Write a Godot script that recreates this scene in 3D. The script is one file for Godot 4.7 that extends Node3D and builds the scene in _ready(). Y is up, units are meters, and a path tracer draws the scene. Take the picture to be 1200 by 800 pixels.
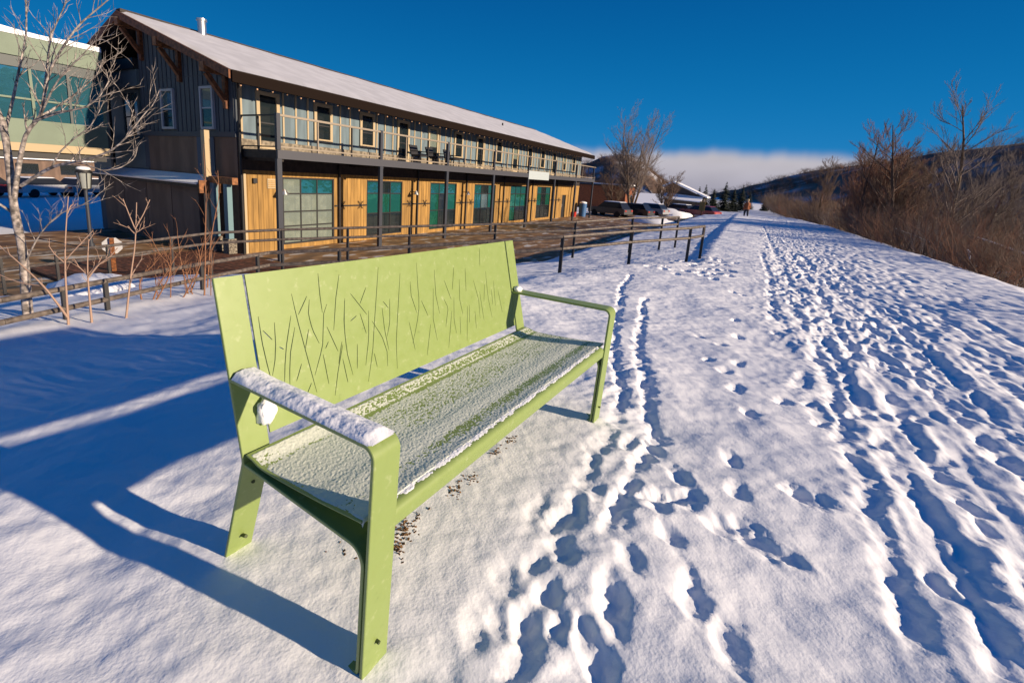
extends Node3D
# Snowy park path with a green steel bench, a two-storey lodge, handrails, bare trees and low hills.
# World axes: -z runs along the path and the lodge front, +x is the creek side, y = 0 is the snow under the bench's front foot.

class Mb:
	var v := PackedVector3Array()
	var n := PackedVector3Array()
	var c := PackedColorArray()
	var ix := PackedInt32Array()
	var uv := PackedVector2Array()
	func tri(a: Vector3, b: Vector3, d: Vector3, nn: Vector3) -> void:
		var k := v.size()
		v.append(a); v.append(b); v.append(d)
		n.append(nn); n.append(nn); n.append(nn)
		if (d - a).cross(b - a).dot(nn) >= 0.0:
			ix.append(k); ix.append(k + 1); ix.append(k + 2)
		else:
			ix.append(k); ix.append(k + 2); ix.append(k + 1)
	func quad(a: Vector3, b: Vector3, d: Vector3, e: Vector3, nn := Vector3.ZERO) -> void:
		if nn == Vector3.ZERO:
			nn = (d - a).cross(b - a).normalized()
		var k := v.size()
		v.append(a); v.append(b); v.append(d); v.append(e)
		for i in 4: n.append(nn)
		var flip := (d - a).cross(b - a).dot(nn) < 0.0
		for t in ([0, 2, 1, 0, 3, 2] if flip else [0, 1, 2, 0, 2, 3]):
			ix.append(k + t)
	func quadn(a: Vector3, b: Vector3, d: Vector3, e: Vector3, na: Vector3, nb: Vector3, nd: Vector3, ne: Vector3) -> void:
		var k := v.size()
		v.append(a); v.append(b); v.append(d); v.append(e)
		n.append(na); n.append(nb); n.append(nd); n.append(ne)
		var flip := (d - a).cross(b - a).dot(na + nd) < 0.0
		for t in ([0, 2, 1, 0, 3, 2] if flip else [0, 1, 2, 0, 2, 3]):
			ix.append(k + t)
	func hexa(p: Array) -> void: # 8 corners: 0-3 bottom ring, 4-7 top ring
		var mid := Vector3.ZERO
		for q in p: mid += q / 8.0
		for f in [[0, 1, 2, 3], [4, 5, 6, 7], [0, 1, 5, 4], [1, 2, 6, 5], [2, 3, 7, 6], [3, 0, 4, 7]]:
			var a: Vector3 = p[f[0]]; var b: Vector3 = p[f[1]]; var d: Vector3 = p[f[2]]; var e: Vector3 = p[f[3]]
			var nn := (d - a).cross(e - b).normalized()
			if nn.dot((a + b + d + e) / 4.0 - mid) < 0.0: nn = -nn
			quad(a, b, d, e, nn)
	func box(lo: Vector3, hi: Vector3) -> void:
		hexa([Vector3(lo.x, lo.y, lo.z), Vector3(hi.x, lo.y, lo.z), Vector3(hi.x, lo.y, hi.z), Vector3(lo.x, lo.y, hi.z),
			Vector3(lo.x, hi.y, lo.z), Vector3(hi.x, hi.y, lo.z), Vector3(hi.x, hi.y, hi.z), Vector3(lo.x, hi.y, hi.z)])
	func beam(a: Vector3, b: Vector3, w: float, h: float, side := Vector3.UP) -> void: # rectangular bar from a to b
		var t := (b - a).normalized()
		var s := t.cross(side)
		if s.length() < 0.01: s = t.cross(Vector3.RIGHT)
		s = s.normalized()
		var u := s.cross(t).normalized()
		var p := []
		for e in [a, b]:
			p.append(e - s * w / 2 - u * h / 2); p.append(e + s * w / 2 - u * h / 2)
			p.append(e + s * w / 2 + u * h / 2); p.append(e - s * w / 2 + u * h / 2)
		hexa(p)
	func tube(pts: PackedVector3Array, rad: PackedFloat32Array, sides := 5, cap := false) -> void:
		var cnt := pts.size()
		var ref := Vector3(0.31, 0.17, 0.93).normalized()
		var k := v.size()
		for i in cnt:
			var t: Vector3 = (pts[mini(i + 1, cnt - 1)] - pts[maxi(i - 1, 0)]).normalized()
			var s := t.cross(ref)
			if s.length() < 0.05: s = t.cross(Vector3.RIGHT)
			s = s.normalized()
			var u := s.cross(t)
			for j in sides:
				var a := TAU * j / sides
				var d := s * cos(a) + u * sin(a)
				v.append(pts[i] + d * rad[i]); n.append(d)
		for i in cnt - 1:
			for j in sides:
				var a := k + i * sides + j
				var b := k + i * sides + (j + 1) % sides
				ix.append(a); ix.append(b); ix.append(a + sides)
				ix.append(b); ix.append(b + sides); ix.append(a + sides)
		if cap:
			for e in [0, cnt - 1]:
				var t: Vector3 = (pts[cnt - 1] - pts[cnt - 2]).normalized() if e else (pts[0] - pts[1]).normalized()
				for j in sides - 2:
					tri(v[k + e * sides], v[k + e * sides + j + 1], v[k + e * sides + j + 2], t)
	func rod(a: Vector3, b: Vector3, r: float, sides := 8, cap := true) -> void:
		tube(PackedVector3Array([a, b]), PackedFloat32Array([r, r]), sides, cap)
	func mesh() -> ArrayMesh:
		var a := []
		a.resize(Mesh.ARRAY_MAX)
		a[Mesh.ARRAY_VERTEX] = v
		a[Mesh.ARRAY_NORMAL] = n
		a[Mesh.ARRAY_INDEX] = ix
		if c.size() == v.size(): a[Mesh.ARRAY_COLOR] = c
		if uv.size() == v.size(): a[Mesh.ARRAY_TEX_UV] = uv
		var m := ArrayMesh.new()
		m.add_surface_from_arrays(Mesh.PRIMITIVE_TRIANGLES, a)
		return m

var rng := RandomNumberGenerator.new()
var taken := {}
var M := {}

func lin(r: float, g: float, b: float, a := 1.0) -> Color:
	var k := Color(r, g, b).linear_to_srgb()
	k.a = a
	return k

func mat(r: float, g: float, b: float, rough := 0.8, metal := 0.0) -> StandardMaterial3D:
	var m := StandardMaterial3D.new()
	m.albedo_color = lin(r, g, b)
	m.roughness = rough
	m.metallic = metal
	return m

func noise_tex(freq: float, octaves: int, sd: int, size := 512, ramp: Gradient = null) -> NoiseTexture2D:
	var f := FastNoiseLite.new()
	f.noise_type = FastNoiseLite.TYPE_SIMPLEX_SMOOTH
	f.frequency = freq
	f.fractal_octaves = octaves
	f.seed = sd
	var t := NoiseTexture2D.new()
	t.width = size
	t.height = size
	t.seamless = true
	t.noise = f
	if ramp: t.color_ramp = ramp
	return t

func ramp2(a: Color, b: Color, lo := 0.25, hi := 0.75) -> Gradient:
	var g := Gradient.new()
	g.offsets = PackedFloat32Array([lo, hi])
	g.colors = PackedColorArray([a, b])
	return g

func worn(m: StandardMaterial3D, spread: float, scale: float, freq := 0.02, sd := 1, stretch := 1.0) -> StandardMaterial3D:
	# mottled tone: a grey noise texture that multiplies the colour, triplanar in world metres
	m.albedo_texture = noise_tex(freq, 5, sd, 256, ramp2(Color(1 - spread, 1 - spread, 1 - spread), Color(1, 1, 1)))
	m.uv1_triplanar = true
	m.uv1_world_triplanar = true
	m.uv1_scale = Vector3(scale, scale / stretch, scale)
	return m

func numbered(s: String) -> String:
	if not taken.has(s):
		taken[s] = 0
		return s
	taken[s] += 1
	return "%s_%03d" % [s, taken[s]]

func tag(o: Node3D, label: String, category: String, group := "", kind := "") -> Node3D:
	if label: o.set_meta("label", label)
	if category: o.set_meta("category", category)
	if group: o.set_meta("group", group)
	if kind: o.set_meta("kind", kind)
	return o

func thing(called: String, label: String, category: String, at := Vector3.ZERO, group := "") -> Node3D:
	var o := Node3D.new()
	o.name = numbered(called)
	add_child(o)
	o.position = at
	return tag(o, label, category, group)

func put(m, called: String, material: Material, parent: Node = null, at := Vector3.ZERO) -> MeshInstance3D:
	var o := MeshInstance3D.new()
	o.mesh = m.mesh() if m is Mb else m
	o.material_override = material
	if parent == null:
		o.name = numbered(called)
		add_child(o)
	else:
		o.name = called
		parent.add_child(o, true)
	o.position = at
	return o

func sub(called: String, parent: Node, at := Vector3.ZERO) -> Node3D:
	var o := Node3D.new()
	o.name = called
	parent.add_child(o, true)
	o.position = at
	return o

func bx(parent: Node, called: String, m: Material, lo: Vector3, hi: Vector3) -> MeshInstance3D:
	var b := Mb.new()
	b.box(lo, hi)
	return put(b, called, m, parent)

func bar(parent: Node, called: String, m: Material, a: Vector3, b: Vector3, w: float, h: float, side := Vector3.UP) -> MeshInstance3D:
	var k := Mb.new()
	k.beam(a, b, w, h, side)
	return put(k, called, m, parent)

func pipe(parent: Node, called: String, m: Material, a: Vector3, b: Vector3, r: float, sides := 8) -> MeshInstance3D:
	var k := Mb.new()
	k.rod(a, b, r, sides)
	return put(k, called, m, parent)

# ------------------------------------------------------------------ ground
const FENCE := [[8.0, -6.0, -0.45], [0.0, -6.1, -0.47], [-1.4, -6.25, -0.47], [-2.4, -6.5, -0.5], [-3.8, -7.0, -0.6], [-5.2, -7.35, -0.75], [-6.5, -5.2, -0.55], [-8.0, -3.0, -0.33], [-11.0, -1.3, -0.3], [-16.0, -1.5, -0.4], [-30.0, -1.8, -0.6], [-60.0, -2.2, -1.0], [-2000.0, -2.2, -1.0]]
var gn := FastNoiseLite.new()
var dents := {} # footprint stamps binned by 0.5 m cell

func fence_at(z: float) -> Vector2:
	for i in FENCE.size() - 1:
		var a: Array = FENCE[i]
		var b: Array = FENCE[i + 1]
		if z <= a[0] and z >= b[0]:
			var t: float = (a[0] - z) / (a[0] - b[0])
			return Vector2(lerpf(a[1], b[1], t), lerpf(a[2], b[2], t))
	return Vector2(-6.0, -0.45)

func land(x: float, z: float) -> float: # the lie of the land without snow relief
	var y0 := maxf(0.015 * minf(z, 0.0), -1.0)
	var f := fence_at(z)
	var y := y0
	if x < f.x:
		var s := f.x - x
		y = f.y - 0.12 * minf(s, 3.0) - 0.42 * maxf(s - 3.0, 0.0)
		y = maxf(y, -2.35)
	else:
		var span := clampf(-2.0 - f.x, 0.6, 4.2)
		y = lerpf(f.y, y0, smoothstep(0.0, 1.0, clampf((x - f.x) / span, 0.0, 1.0)))
	var r := x - 4.5 - 0.35 * gn.get_noise_2d(z * 6.0, 900.0) + clampf((-z - 40.0) * 0.06, 0.0, 3.5)
	if r > 0.0:
		y -= minf(0.35 * r * r / (r + 0.6), 2.0)
	return y

func stamp(x: float, z: float, a: float, b: float, turn: float, depth: float) -> void:
	var e := [x, z, 1.0 / a, 1.0 / b, cos(turn), sin(turn), depth]
	var reach := maxf(a, b) * 1.9
	for i in range(floori((x - reach) * 2.0), floori((x + reach) * 2.0) + 1):
		for j in range(floori((z - reach) * 2.0), floori((z + reach) * 2.0) + 1):
			var key := i * 100000 + j
			if not dents.has(key): dents[key] = []
			dents[key].append(e)

func dent(x: float, z: float) -> float:
	var key := floori(x * 2.0) * 100000 + floori(z * 2.0)
	if not dents.has(key): return 0.0
	var down := 0.0
	var rim := 0.0
	var wob := gn.get_noise_2d(x * 200.0 + 60.0, z * 200.0) * 0.36 + gn.get_noise_2d(x * 700.0, z * 700.0 + 20.0) * 0.1
	for e in dents[key]:
		var dx: float = x - e[0]
		var dz: float = z - e[1]
		var p: float = (dx * e[4] + dz * e[5]) * e[2]
		var q: float = (-dx * e[5] + dz * e[4]) * e[3]
		var r := sqrt(p * p + q * q) + wob
		if r < 1.9:
			down = maxf(down, e[6] * (0.55 * (1.0 - smoothstep(0.3, 1.1, r)) + 0.45 * (1.0 - smoothstep(0.2, 1.85, r))))
			rim = maxf(rim, e[6] * 0.2 * (0.5 + wob * 2.0) * exp(-pow((r - 1.3) / 0.25, 2.0)))
	return -down + rim * (1.0 - clampf(down * 25.0, 0.0, 1.0))

func relief(x: float, z: float) -> float: # drifts, crust and steps in the snow
	var y := gn.get_noise_2d(x * 14.0, z * 14.0) * 0.035
	y += gn.get_noise_2d(x * 46.0 + z * 20.0 + 300.0, z * 52.0) * 0.013
	if x > -0.98 and x < 0.1 and z > -3.8: # churned snow in front of the bench
		var xc := lerpf(-0.42, -0.72, clampf((-z - 1.0) / 2.4, 0.0, 1.0))
		var wc := exp(-pow((x - xc) / 0.26, 2.0))
		y += gn.get_noise_2d(x * 150.0 + z * 60.0 + 5.0, z * 80.0) * 0.014 * wc
	if x > -0.2 and x < 6.0 and z < -3.0: # trampled middle and creek side of the path
		var w := smoothstep(-0.2, 0.9, x) * smoothstep(-3.0, -6.5, z)
		y += absf(gn.get_noise_2d(x * 62.0 + 11.0, z * 24.0)) * -0.055 * w
	if x > 0.55 and z > -6.0: # ski and boot ruts that run along the path
		var w2 := smoothstep(0.55, 0.8, x)
		y += gn.get_noise_2d(x * 75.0, z * 16.0 + 500.0) * 0.032 * w2
	return y

func calm(x: float, z: float) -> float: # the snow lies level where the bench stands
	var dx := maxf(maxf(-1.5 - x, x + 0.66), 0.0)
	var dz := maxf(maxf(-2.62 - z, z + 0.68), 0.0)
	return 0.3 + 0.7 * smoothstep(0.02, 0.3, sqrt(dx * dx + dz * dz))

func grain(x: float, z: float) -> float: # wind crust
	var near := clampf(1.0 - (absf(z) - 10.0) / 30.0, 0.2, 1.0)
	var y := gn.get_noise_2d(x * 170.0, z * 150.0 + 77.0) * 0.0038
	y += gn.get_noise_2d(x * 480.0 + 40.0, z * 480.0) * 0.0010
	y += gn.get_noise_2d(x * 900.0, z * 900.0 + 13.0) * 0.0005
	return y * near

func snow_height(x: float, z: float) -> float:
	return land(x, z) + (relief(x, z) + dent(x, z)) * calm(x, z) + 0.008 * (1.0 - calm(x, z)) + grain(x, z)

func axis(parts: Array) -> PackedFloat32Array: # [from, to, first step, growth] pieces
	var out := PackedFloat32Array()
	for p in parts:
		var x: float = p[0]
		var h: float = p[2]
		var sgn := signf(p[1] - p[0])
		var list := PackedFloat32Array()
		while (p[1] - x) * sgn > 1e-6:
			list.append(x)
			x += sgn * h
			h *= p[3]
		if sgn < 0: list.reverse()
		out.append_array(list)
	out.sort()
	return out

const PRINTS := [-0.55,-2.18,-0.49,-1.89,-0.43,-1.88,-0.4,-2.39,-0.29,-2.43,-0.6,-1.61,-0.45,-1.48,-0.49,-1.33,-0.42,-1.29,-0.55,-1.11,-0.55,-1.03,-0.57,-0.9,-0.41,-1.1,-0.33,-1.19,-0.39,-1.02,-0.23,-1.39,-0.21,-1.34,-0.2,-1.14,-0.21,-1.57,-0.29,-1.78,-0.18,-1.96,-0.06,-2.09,-0.11,-1.78,0.01,-1.53,0.12,-2.27,0.14,-2.01,0.21,-1.98,0.12,-1.43,-0.13,-2.24,0.08,-2.58,-0.52,-1.58,-0.55,-1.23,-0.6,-0.84,-0.26,-1.2,-0.5,-1.09]
const PAWS := [-0.1,-4.63,-0.16,-4.16,-0.03,-3.98,0.06,-4.22,0.06,-3.61,0.15,-3.21,0.35,-3.58,0.51,-3.67,0.55,-3.38,0.03,-5.14,-0.02,-5.79,0,-7.52,-0.11,-7.59,0.74,-3.66,0.92,-3.8,0.63,-2.98,0.8,-2.88,1.07,-4.95,1.34,-5.17,1.13,-3.89,1.08,-3.26,1.05,-2.76,1.04,-2.62,0.78,-2.12,0.7,-6.58,1.03,-8.22,0.53,-9.13,1.08,-7.33,1.24,-7.22,1.14,-5.55,0.37,-5.54,0.49,-5.84,0.67,-5.62,-0.29,-4.77,0.55,-3.59,0.58,-3.34]

func groove(pts: Array, step: float, a: float, b: float, depth: float) -> void:
	for i in pts.size() - 1:
		var p: Vector2 = pts[i]
		var q: Vector2 = pts[i + 1]
		var cnt := int(ceil(p.distance_to(q) / step))
		for k in cnt:
			var t := (k + rng.randf_range(-0.3, 0.3)) / cnt
			var w := p.lerp(q, t)
			var dir := atan2(q.y - p.y, q.x - p.x)
			stamp(w.x + rng.randf_range(-0.02, 0.02), w.y, a * rng.randf_range(0.8, 1.25), b * rng.randf_range(0.75, 1.2), dir + rng.randf_range(-0.3, 0.3), depth * rng.randf_range(0.6, 1.15))

func build_ground() -> void:
	gn.noise_type = FastNoiseLite.TYPE_SIMPLEX_SMOOTH
	gn.frequency = 0.05
	gn.fractal_octaves = 3
	gn.seed = 7
	rng.seed = 11
	for i in range(0, PRINTS.size(), 2):
		stamp(PRINTS[i], PRINTS[i + 1], rng.randf_range(0.065, 0.105), rng.randf_range(0.042, 0.056), -PI / 2 - 0.35 + rng.randf_range(-0.5, 0.5), rng.randf_range(0.018, 0.031))
	for i in range(0, PAWS.size(), 2):
		stamp(PAWS[i], PAWS[i + 1], rng.randf_range(0.06, 0.1), rng.randf_range(0.04, 0.055), -PI / 2 + rng.randf_range(-0.5, 0.5), rng.randf_range(0.018, 0.03))
	groove([Vector2(0.07, -1.97), Vector2(0.33, -1.94)], 0.05, 0.08, 0.055, 0.034)
	groove([Vector2(0.37, -2.42), Vector2(0.48, -2.4)], 0.05, 0.07, 0.05, 0.045)
	groove([Vector2(-0.2, -2.0), Vector2(-0.02, -2.12)], 0.05, 0.08, 0.04, 0.04)
	groove([Vector2(-1.63, -7.75), Vector2(-1.5, -6.69), Vector2(-1.23, -5.35), Vector2(-1.0, -4.31), Vector2(-0.85, -3.7), Vector2(-0.67, -3.2), Vector2(-0.57, -2.87), Vector2(-0.54, -2.49), Vector2(-0.53, -2.09), Vector2(-0.47, -1.5)], 0.17, 0.11, 0.05, 0.03)
	groove([Vector2(-1.08, -6.07), Vector2(-0.88, -4.98), Vector2(-0.7, -3.97), Vector2(-0.53, -3.42), Vector2(-0.41, -2.99), Vector2(-0.3, -2.5), Vector2(-0.33, -2.19), Vector2(-0.3, -1.6)], 0.17, 0.11, 0.05, 0.03)
	groove([Vector2(0.49, -31.64), Vector2(0.66, -10.67), Vector2(0.81, -6.34), Vector2(0.81, -3.78), Vector2(0.84, -2.91), Vector2(0.89, -2.3), Vector2(0.87, -1.6)], 0.23, 0.11, 0.06, 0.024)
	groove([Vector2(1.18, -17.55), Vector2(1.34, -7.31), Vector2(1.38, -4.97), Vector2(1.41, -3.32), Vector2(1.3, -2.2)], 0.26, 0.12, 0.065, 0.028)
	for q in [[2.0, -6.0, 1.7, -2.6], [2.35, -9.0, 2.1, -3.4], [0.62, -7.5, 0.62, -1.7], [1.62, -12.0, 1.58, -2.4], [2.9, -14.0, 2.6, -5.0], [1.0, -16.0, 0.98, -5.0], [0.3, -14.0, 0.36, -6.0]]:
		groove([Vector2(q[0], q[1]), Vector2((q[0] + q[2]) / 2 + 0.06, (q[1] + q[3]) / 2), Vector2(q[2], q[3])], 0.24, 0.17, 0.06, 0.025)
	groove([Vector2(1.05, -4.2), Vector2(1.02, -3.0), Vector2(1.05, -2.0)], 0.26, 0.12, 0.055, 0.028)
	for k in 130: # scattered steps all over the trodden path
		var z := -3.4 - 42.0 * pow(rng.randf(), 1.6)
		var x := rng.randf_range(0.25, 3.9)
		stamp(x, z, rng.randf_range(0.13, 0.3), rng.randf_range(0.07, 0.1), -PI / 2 + rng.randf_range(-0.35, 0.35), rng.randf_range(0.02, 0.036))
	for k in 40: # a few between the bench and the handrail
		stamp(rng.randf_range(-1.6, -0.2), rng.randf_range(-12.0, -8.5), rng.randf_range(0.09, 0.14), 0.07, rng.randf_range(-2.2, -0.9), rng.randf_range(0.03, 0.05))
	var xs := axis([[-2.6, -9.0, 0.014, 1.022], [-9.0, -30.0, 0.2, 1.05], [-30.0, -2600.0, 1.4, 1.16], [-2.6, 1.7, 0.0125, 1.0], [1.7, 9.0, 0.013, 1.022], [9.0, 2600.0, 0.25, 1.16]])
	var zs := axis([[-4.6, -0.2, 0.0125, 1.0], [-0.2, 40.0, 0.02, 1.1], [-4.6, -40.0, 0.0135, 1.0115], [-40.0, -90.0, 0.5, 1.02], [-90.0, -2600.0, 2.0, 1.12]])
	var nx := xs.size()
	var nz := zs.size()
	var hs := PackedFloat32Array()
	hs.resize(nx * nz)
	var v := PackedVector3Array()
	v.resize(nx * nz)
	for j in nz:
		var z := zs[j]
		for i in nx:
			var x := xs[i]
			var y := land(x, z)
			if z > -70.0 and x > -30.0 and x < 14.0:
				y = snow_height(x, z)
			if z < -60.0: y = minf(y, lerpf(y, -2.2, clampf((-z - 60.0) / 40.0, 0.0, 1.0)))
			hs[j * nx + i] = y
			v[j * nx + i] = Vector3(x, y, z)
	var nn := PackedVector3Array()
	nn.resize(nx * nz)
	for j in nz:
		var j0 := maxi(j - 1, 0)
		var j1 := mini(j + 1, nz - 1)
		for i in nx:
			var i0 := maxi(i - 1, 0)
			var i1 := mini(i + 1, nx - 1)
			nn[j * nx + i] = Vector3(-(hs[j * nx + i1] - hs[j * nx + i0]) / (xs[i1] - xs[i0]), 1.0, -(hs[j1 * nx + i] - hs[j0 * nx + i]) / (zs[j1] - zs[j0])).normalized()
	var ix := PackedInt32Array()
	ix.resize((nx - 1) * (nz - 1) * 6)
	var k := 0
	for j in nz - 1:
		for i in nx - 1:
			var a := j * nx + i
			ix[k] = a; ix[k + 1] = a + 1; ix[k + 2] = a + nx + 1
			ix[k + 3] = a; ix[k + 4] = a + nx + 1; ix[k + 5] = a + nx
			k += 6
	var arr := []
	arr.resize(Mesh.ARRAY_MAX)
	arr[Mesh.ARRAY_VERTEX] = v
	arr[Mesh.ARRAY_NORMAL] = nn
	arr[Mesh.ARRAY_INDEX] = ix
	var am := ArrayMesh.new()
	am.add_surface_from_arrays(Mesh.PRIMITIVE_TRIANGLES, arr)
	var g := put(am, "snow_ground", M.snow)
	tag(g, "trampled snow covering the path and the banks", "ground", "", "structure")
	print("ground ", nx, " x ", nz)
	# bare brown yard in front of the lodge, showing where the snow bank ends
	var lot := Mb.new()
	var st := 1.2
	for i in range(-25, -2):
		for j in range(-62, -1):
			if (i < -17 and j < -8) or (j >= -8 and i > -10): continue
			var q := []
			for d in [[0, 0], [1, 0], [1, 1], [0, 1]]:
				var x: float = (i + d[0]) * 1.0
				var z: float = (j + d[1]) * st
				q.append(Vector3(x, -1.96 + 0.05 * gn.get_noise_2d(x * 20.0, z * 20.0), z))
			lot.quad(q[0], q[1], q[2], q[3])
	tag(put(lot, "yard", M.dirt), "bare brown yard of thawed dirt along the lodge front", "yard", "", "structure")

# ------------------------------------------------------------------ bench
const BENCH_AT := Vector3(-0.707, 0.0, -0.734)
const BL := 1.83
const BW := 0.091
const SLITS := [[0.122,0.814,0.121,0.73,0.126,0.661,0.132,0.599],
	[0.174,0.784,0.166,0.713,0.154,0.659,0.138,0.619],
	[0.13,0.767,0.157,0.731],
	[0.238,0.794,0.205,0.704,0.187,0.637,0.175,0.576],
	[0.246,0.753,0.215,0.675,0.201,0.614,0.193,0.564],
	[0.253,0.866,0.259,0.784,0.273,0.667,0.292,0.513],
	[0.312,0.849,0.267,0.792],
	[0.32,0.836,0.307,0.788,0.313,0.732,0.333,0.676],
	[0.373,0.922,0.367,0.846,0.366,0.78],
	[0.391,0.807,0.371,0.776,0.345,0.662,0.295,0.572],
	[0.467,0.907,0.435,0.821,0.404,0.708],
	[0.376,0.727,0.409,0.628],
	[0.373,0.673,0.356,0.652],
	[0.342,0.635,0.345,0.571,0.347,0.525],
	[0.435,0.647,0.395,0.557,0.366,0.476],
	[0.477,0.814,0.456,0.73,0.449,0.636],
	[0.299,0.735,0.274,0.673],
	[0.277,0.551,0.251,0.517],
	[0.25,0.626,0.221,0.575],
	[0.178,0.702,0.192,0.691],
	[0.474,0.807,0.453,0.706,0.449,0.61,0.461,0.524],
	[0.508,0.827,0.574,0.734],
	[0.59,0.839,0.547,0.781],
	[0.54,0.745,0.557,0.66],
	[0.504,0.632,0.486,0.541],
	[0.586,0.747,0.566,0.641,0.53,0.541],
	[0.674,0.912,0.638,0.793,0.6,0.668,0.576,0.583,0.531,0.476],
	[0.596,0.703,0.638,0.631,0.654,0.563,0.645,0.505],
	[0.672,0.77,0.698,0.737],
	[0.713,0.774,0.693,0.676,0.667,0.625],
	[0.662,0.747,0.658,0.655,0.665,0.568],
	[0.798,0.872,0.741,0.681,0.713,0.585,0.698,0.479],
	[0.425,0.596,0.432,0.504],
	[0.433,0.659,0.403,0.583],
	[0.915,0.905,0.9,0.79,0.896,0.721,0.859,0.634,0.814,0.56],
	[0.855,0.827,0.848,0.767,0.87,0.683],
	[0.911,0.734,0.943,0.657],
	[1.008,0.774,0.976,0.634,0.985,0.531],
	[0.953,0.615,0.898,0.484],
	[0.811,0.652,0.824,0.527],
	[0.521,0.739,0.488,0.725],
	[0.583,0.575,0.588,0.518],
	[1.193,0.855,1.155,0.747],
	[1.127,0.647,1.062,0.476],
	[1.264,0.645,1.22,0.475],
	[1.076,0.715,1.101,0.666,1.062,0.579],
	[1.188,0.605,1.173,0.517],
	[1.515,0.693,1.509,0.61],
	[1.282,0.649,1.263,0.559],
	[1.451,0.933,1.43,0.837],
	[1.326,0.61,1.317,0.516],
	[1.454,0.735,1.423,0.641],
	[1.035,0.86,1.02,0.74,1.03,0.65],
	[1.10,0.80,1.135,0.70],
	[1.225,0.79,1.205,0.69,1.215,0.61],
	[1.29,0.84,1.27,0.72],
	[1.35,0.77,1.375,0.66,1.365,0.56],
	[1.395,0.70,1.40,0.54],
	[1.48,0.80,1.47,0.66,1.485,0.54],
	[1.55,0.74,1.535,0.60],
	[1.585,0.68,1.60,0.55],
	[1.16,0.71,1.135,0.60,1.14,0.53]]

func fillet(p: Array, radii: Array, segs := 8) -> PackedVector2Array:
	var out := PackedVector2Array([p[0]])
	for i in range(1, p.size() - 1):
		var a: Vector2 = (p[i - 1] - p[i]).normalized()
		var b: Vector2 = (p[i + 1] - p[i]).normalized()
		var half := acos(clampf(a.dot(b), -1, 1)) / 2.0
		var r: float = radii[i]
		var d := r / tan(half)
		var ctr: Vector2 = p[i] + (a + b).normalized() * r / sin(half)
		var s: Vector2 = p[i] + a * d - ctr
		var ang := s.angle_to(p[i] + b * d - ctr)
		for k in segs + 1:
			out.append(ctr + s.rotated(ang * k / segs))
	out.append(p[p.size() - 1])
	return out

func strip(path: PackedVector2Array, u0: float, u1: float, t: float) -> Mb:
	# flat steel bar bent along a path in the (v, z) plane of the bench and extruded along its length, edges chamfered
	var m := Mb.new()
	var cnt := path.size()
	var ch := minf(0.0018, t * 0.3)
	var prof := [Vector2(-t / 2 + ch, u0), Vector2(t / 2 - ch, u0), Vector2(t / 2, u0 + ch), Vector2(t / 2, u1 - ch), Vector2(t / 2 - ch, u1), Vector2(-t / 2 + ch, u1), Vector2(-t / 2, u1 - ch), Vector2(-t / 2, u0 + ch)]
	var nr := []
	for i in cnt:
		var t0: Vector2 = (path[i] - path[maxi(i - 1, 0)])
		var t1: Vector2 = (path[mini(i + 1, cnt - 1)] - path[i])
		var tg := (t0.normalized() + t1.normalized()).normalized()
		nr.append(Vector2(-tg.y, tg.x))
	var P := func(i: int, q: Vector2) -> Vector3:
		var w: Vector2 = path[i] + nr[i] * q.x
		return Vector3(-w.x, w.y, -q.y)
	for e in 8:
		var a: Vector2 = prof[e]
		var b: Vector2 = prof[(e + 1) % 8]
		var d := (b - a).normalized()
		var pn := Vector2(d.y, -d.x) # outward in (normal, u)
		if pn.dot((a + b) / 2 - Vector2(0, (u0 + u1) / 2)) < 0: pn = -pn
		for i in cnt - 1:
			var n0 := Vector3(-nr[i].x * pn.x, nr[i].y * pn.x, -pn.y)
			var n1 := Vector3(-nr[i + 1].x * pn.x, nr[i + 1].y * pn.x, -pn.y)
			m.quadn(P.call(i, a), P.call(i, b), P.call(i + 1, b), P.call(i + 1, a), n0, n0, n1, n1)
	for i in [0, cnt - 1]:
		var o: Vector2 = (path[0] - path[1]) if i == 0 else (path[cnt - 1] - path[cnt - 2])
		var on := Vector3(-o.x, o.y, 0).normalized()
		m.quad(P.call(i, prof[7]), P.call(i, prof[2]), P.call(i, prof[3]), P.call(i, prof[6]), on)
	return m

func crust(u0: float, u1: float, v0: float, v1: float, nu: int, nv: int, surf: Callable, thick: Callable) -> Mb:
	# a layer of snow over a surface of the bench: only where its depth is above zero
	var m := Mb.new()
	var g := []
	var tt := PackedFloat32Array()
	for i in nu + 1:
		for j in nv + 1:
			var u := lerpf(u0, u1, float(i) / nu)
			var w := lerpf(v0, v1, float(j) / nv)
			var t: float = thick.call(u, w)
			tt.append(t)
			g.append(Vector3(-w, surf.call(w) + t, -u))
	var nrm := []
	for i in nu + 1:
		for j in nv + 1:
			var a: Vector3 = g[mini(i + 1, nu) * (nv + 1) + j] - g[maxi(i - 1, 0) * (nv + 1) + j]
			var b: Vector3 = g[i * (nv + 1) + mini(j + 1, nv)] - g[i * (nv + 1) + maxi(j - 1, 0)]
			var n := a.cross(b).normalized()
			nrm.append(n if n.y > 0 else -n)
	for i in nu:
		for j in nv:
			var a := i * (nv + 1) + j
			var b := a + nv + 1
			if maxf(maxf(tt[a], tt[b]), maxf(tt[a + 1], tt[b + 1])) > 0.0:
				m.quadn(g[a], g[b], g[b + 1], g[a + 1], nrm[a], nrm[b], nrm[b + 1], nrm[a + 1])
	return m

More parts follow.
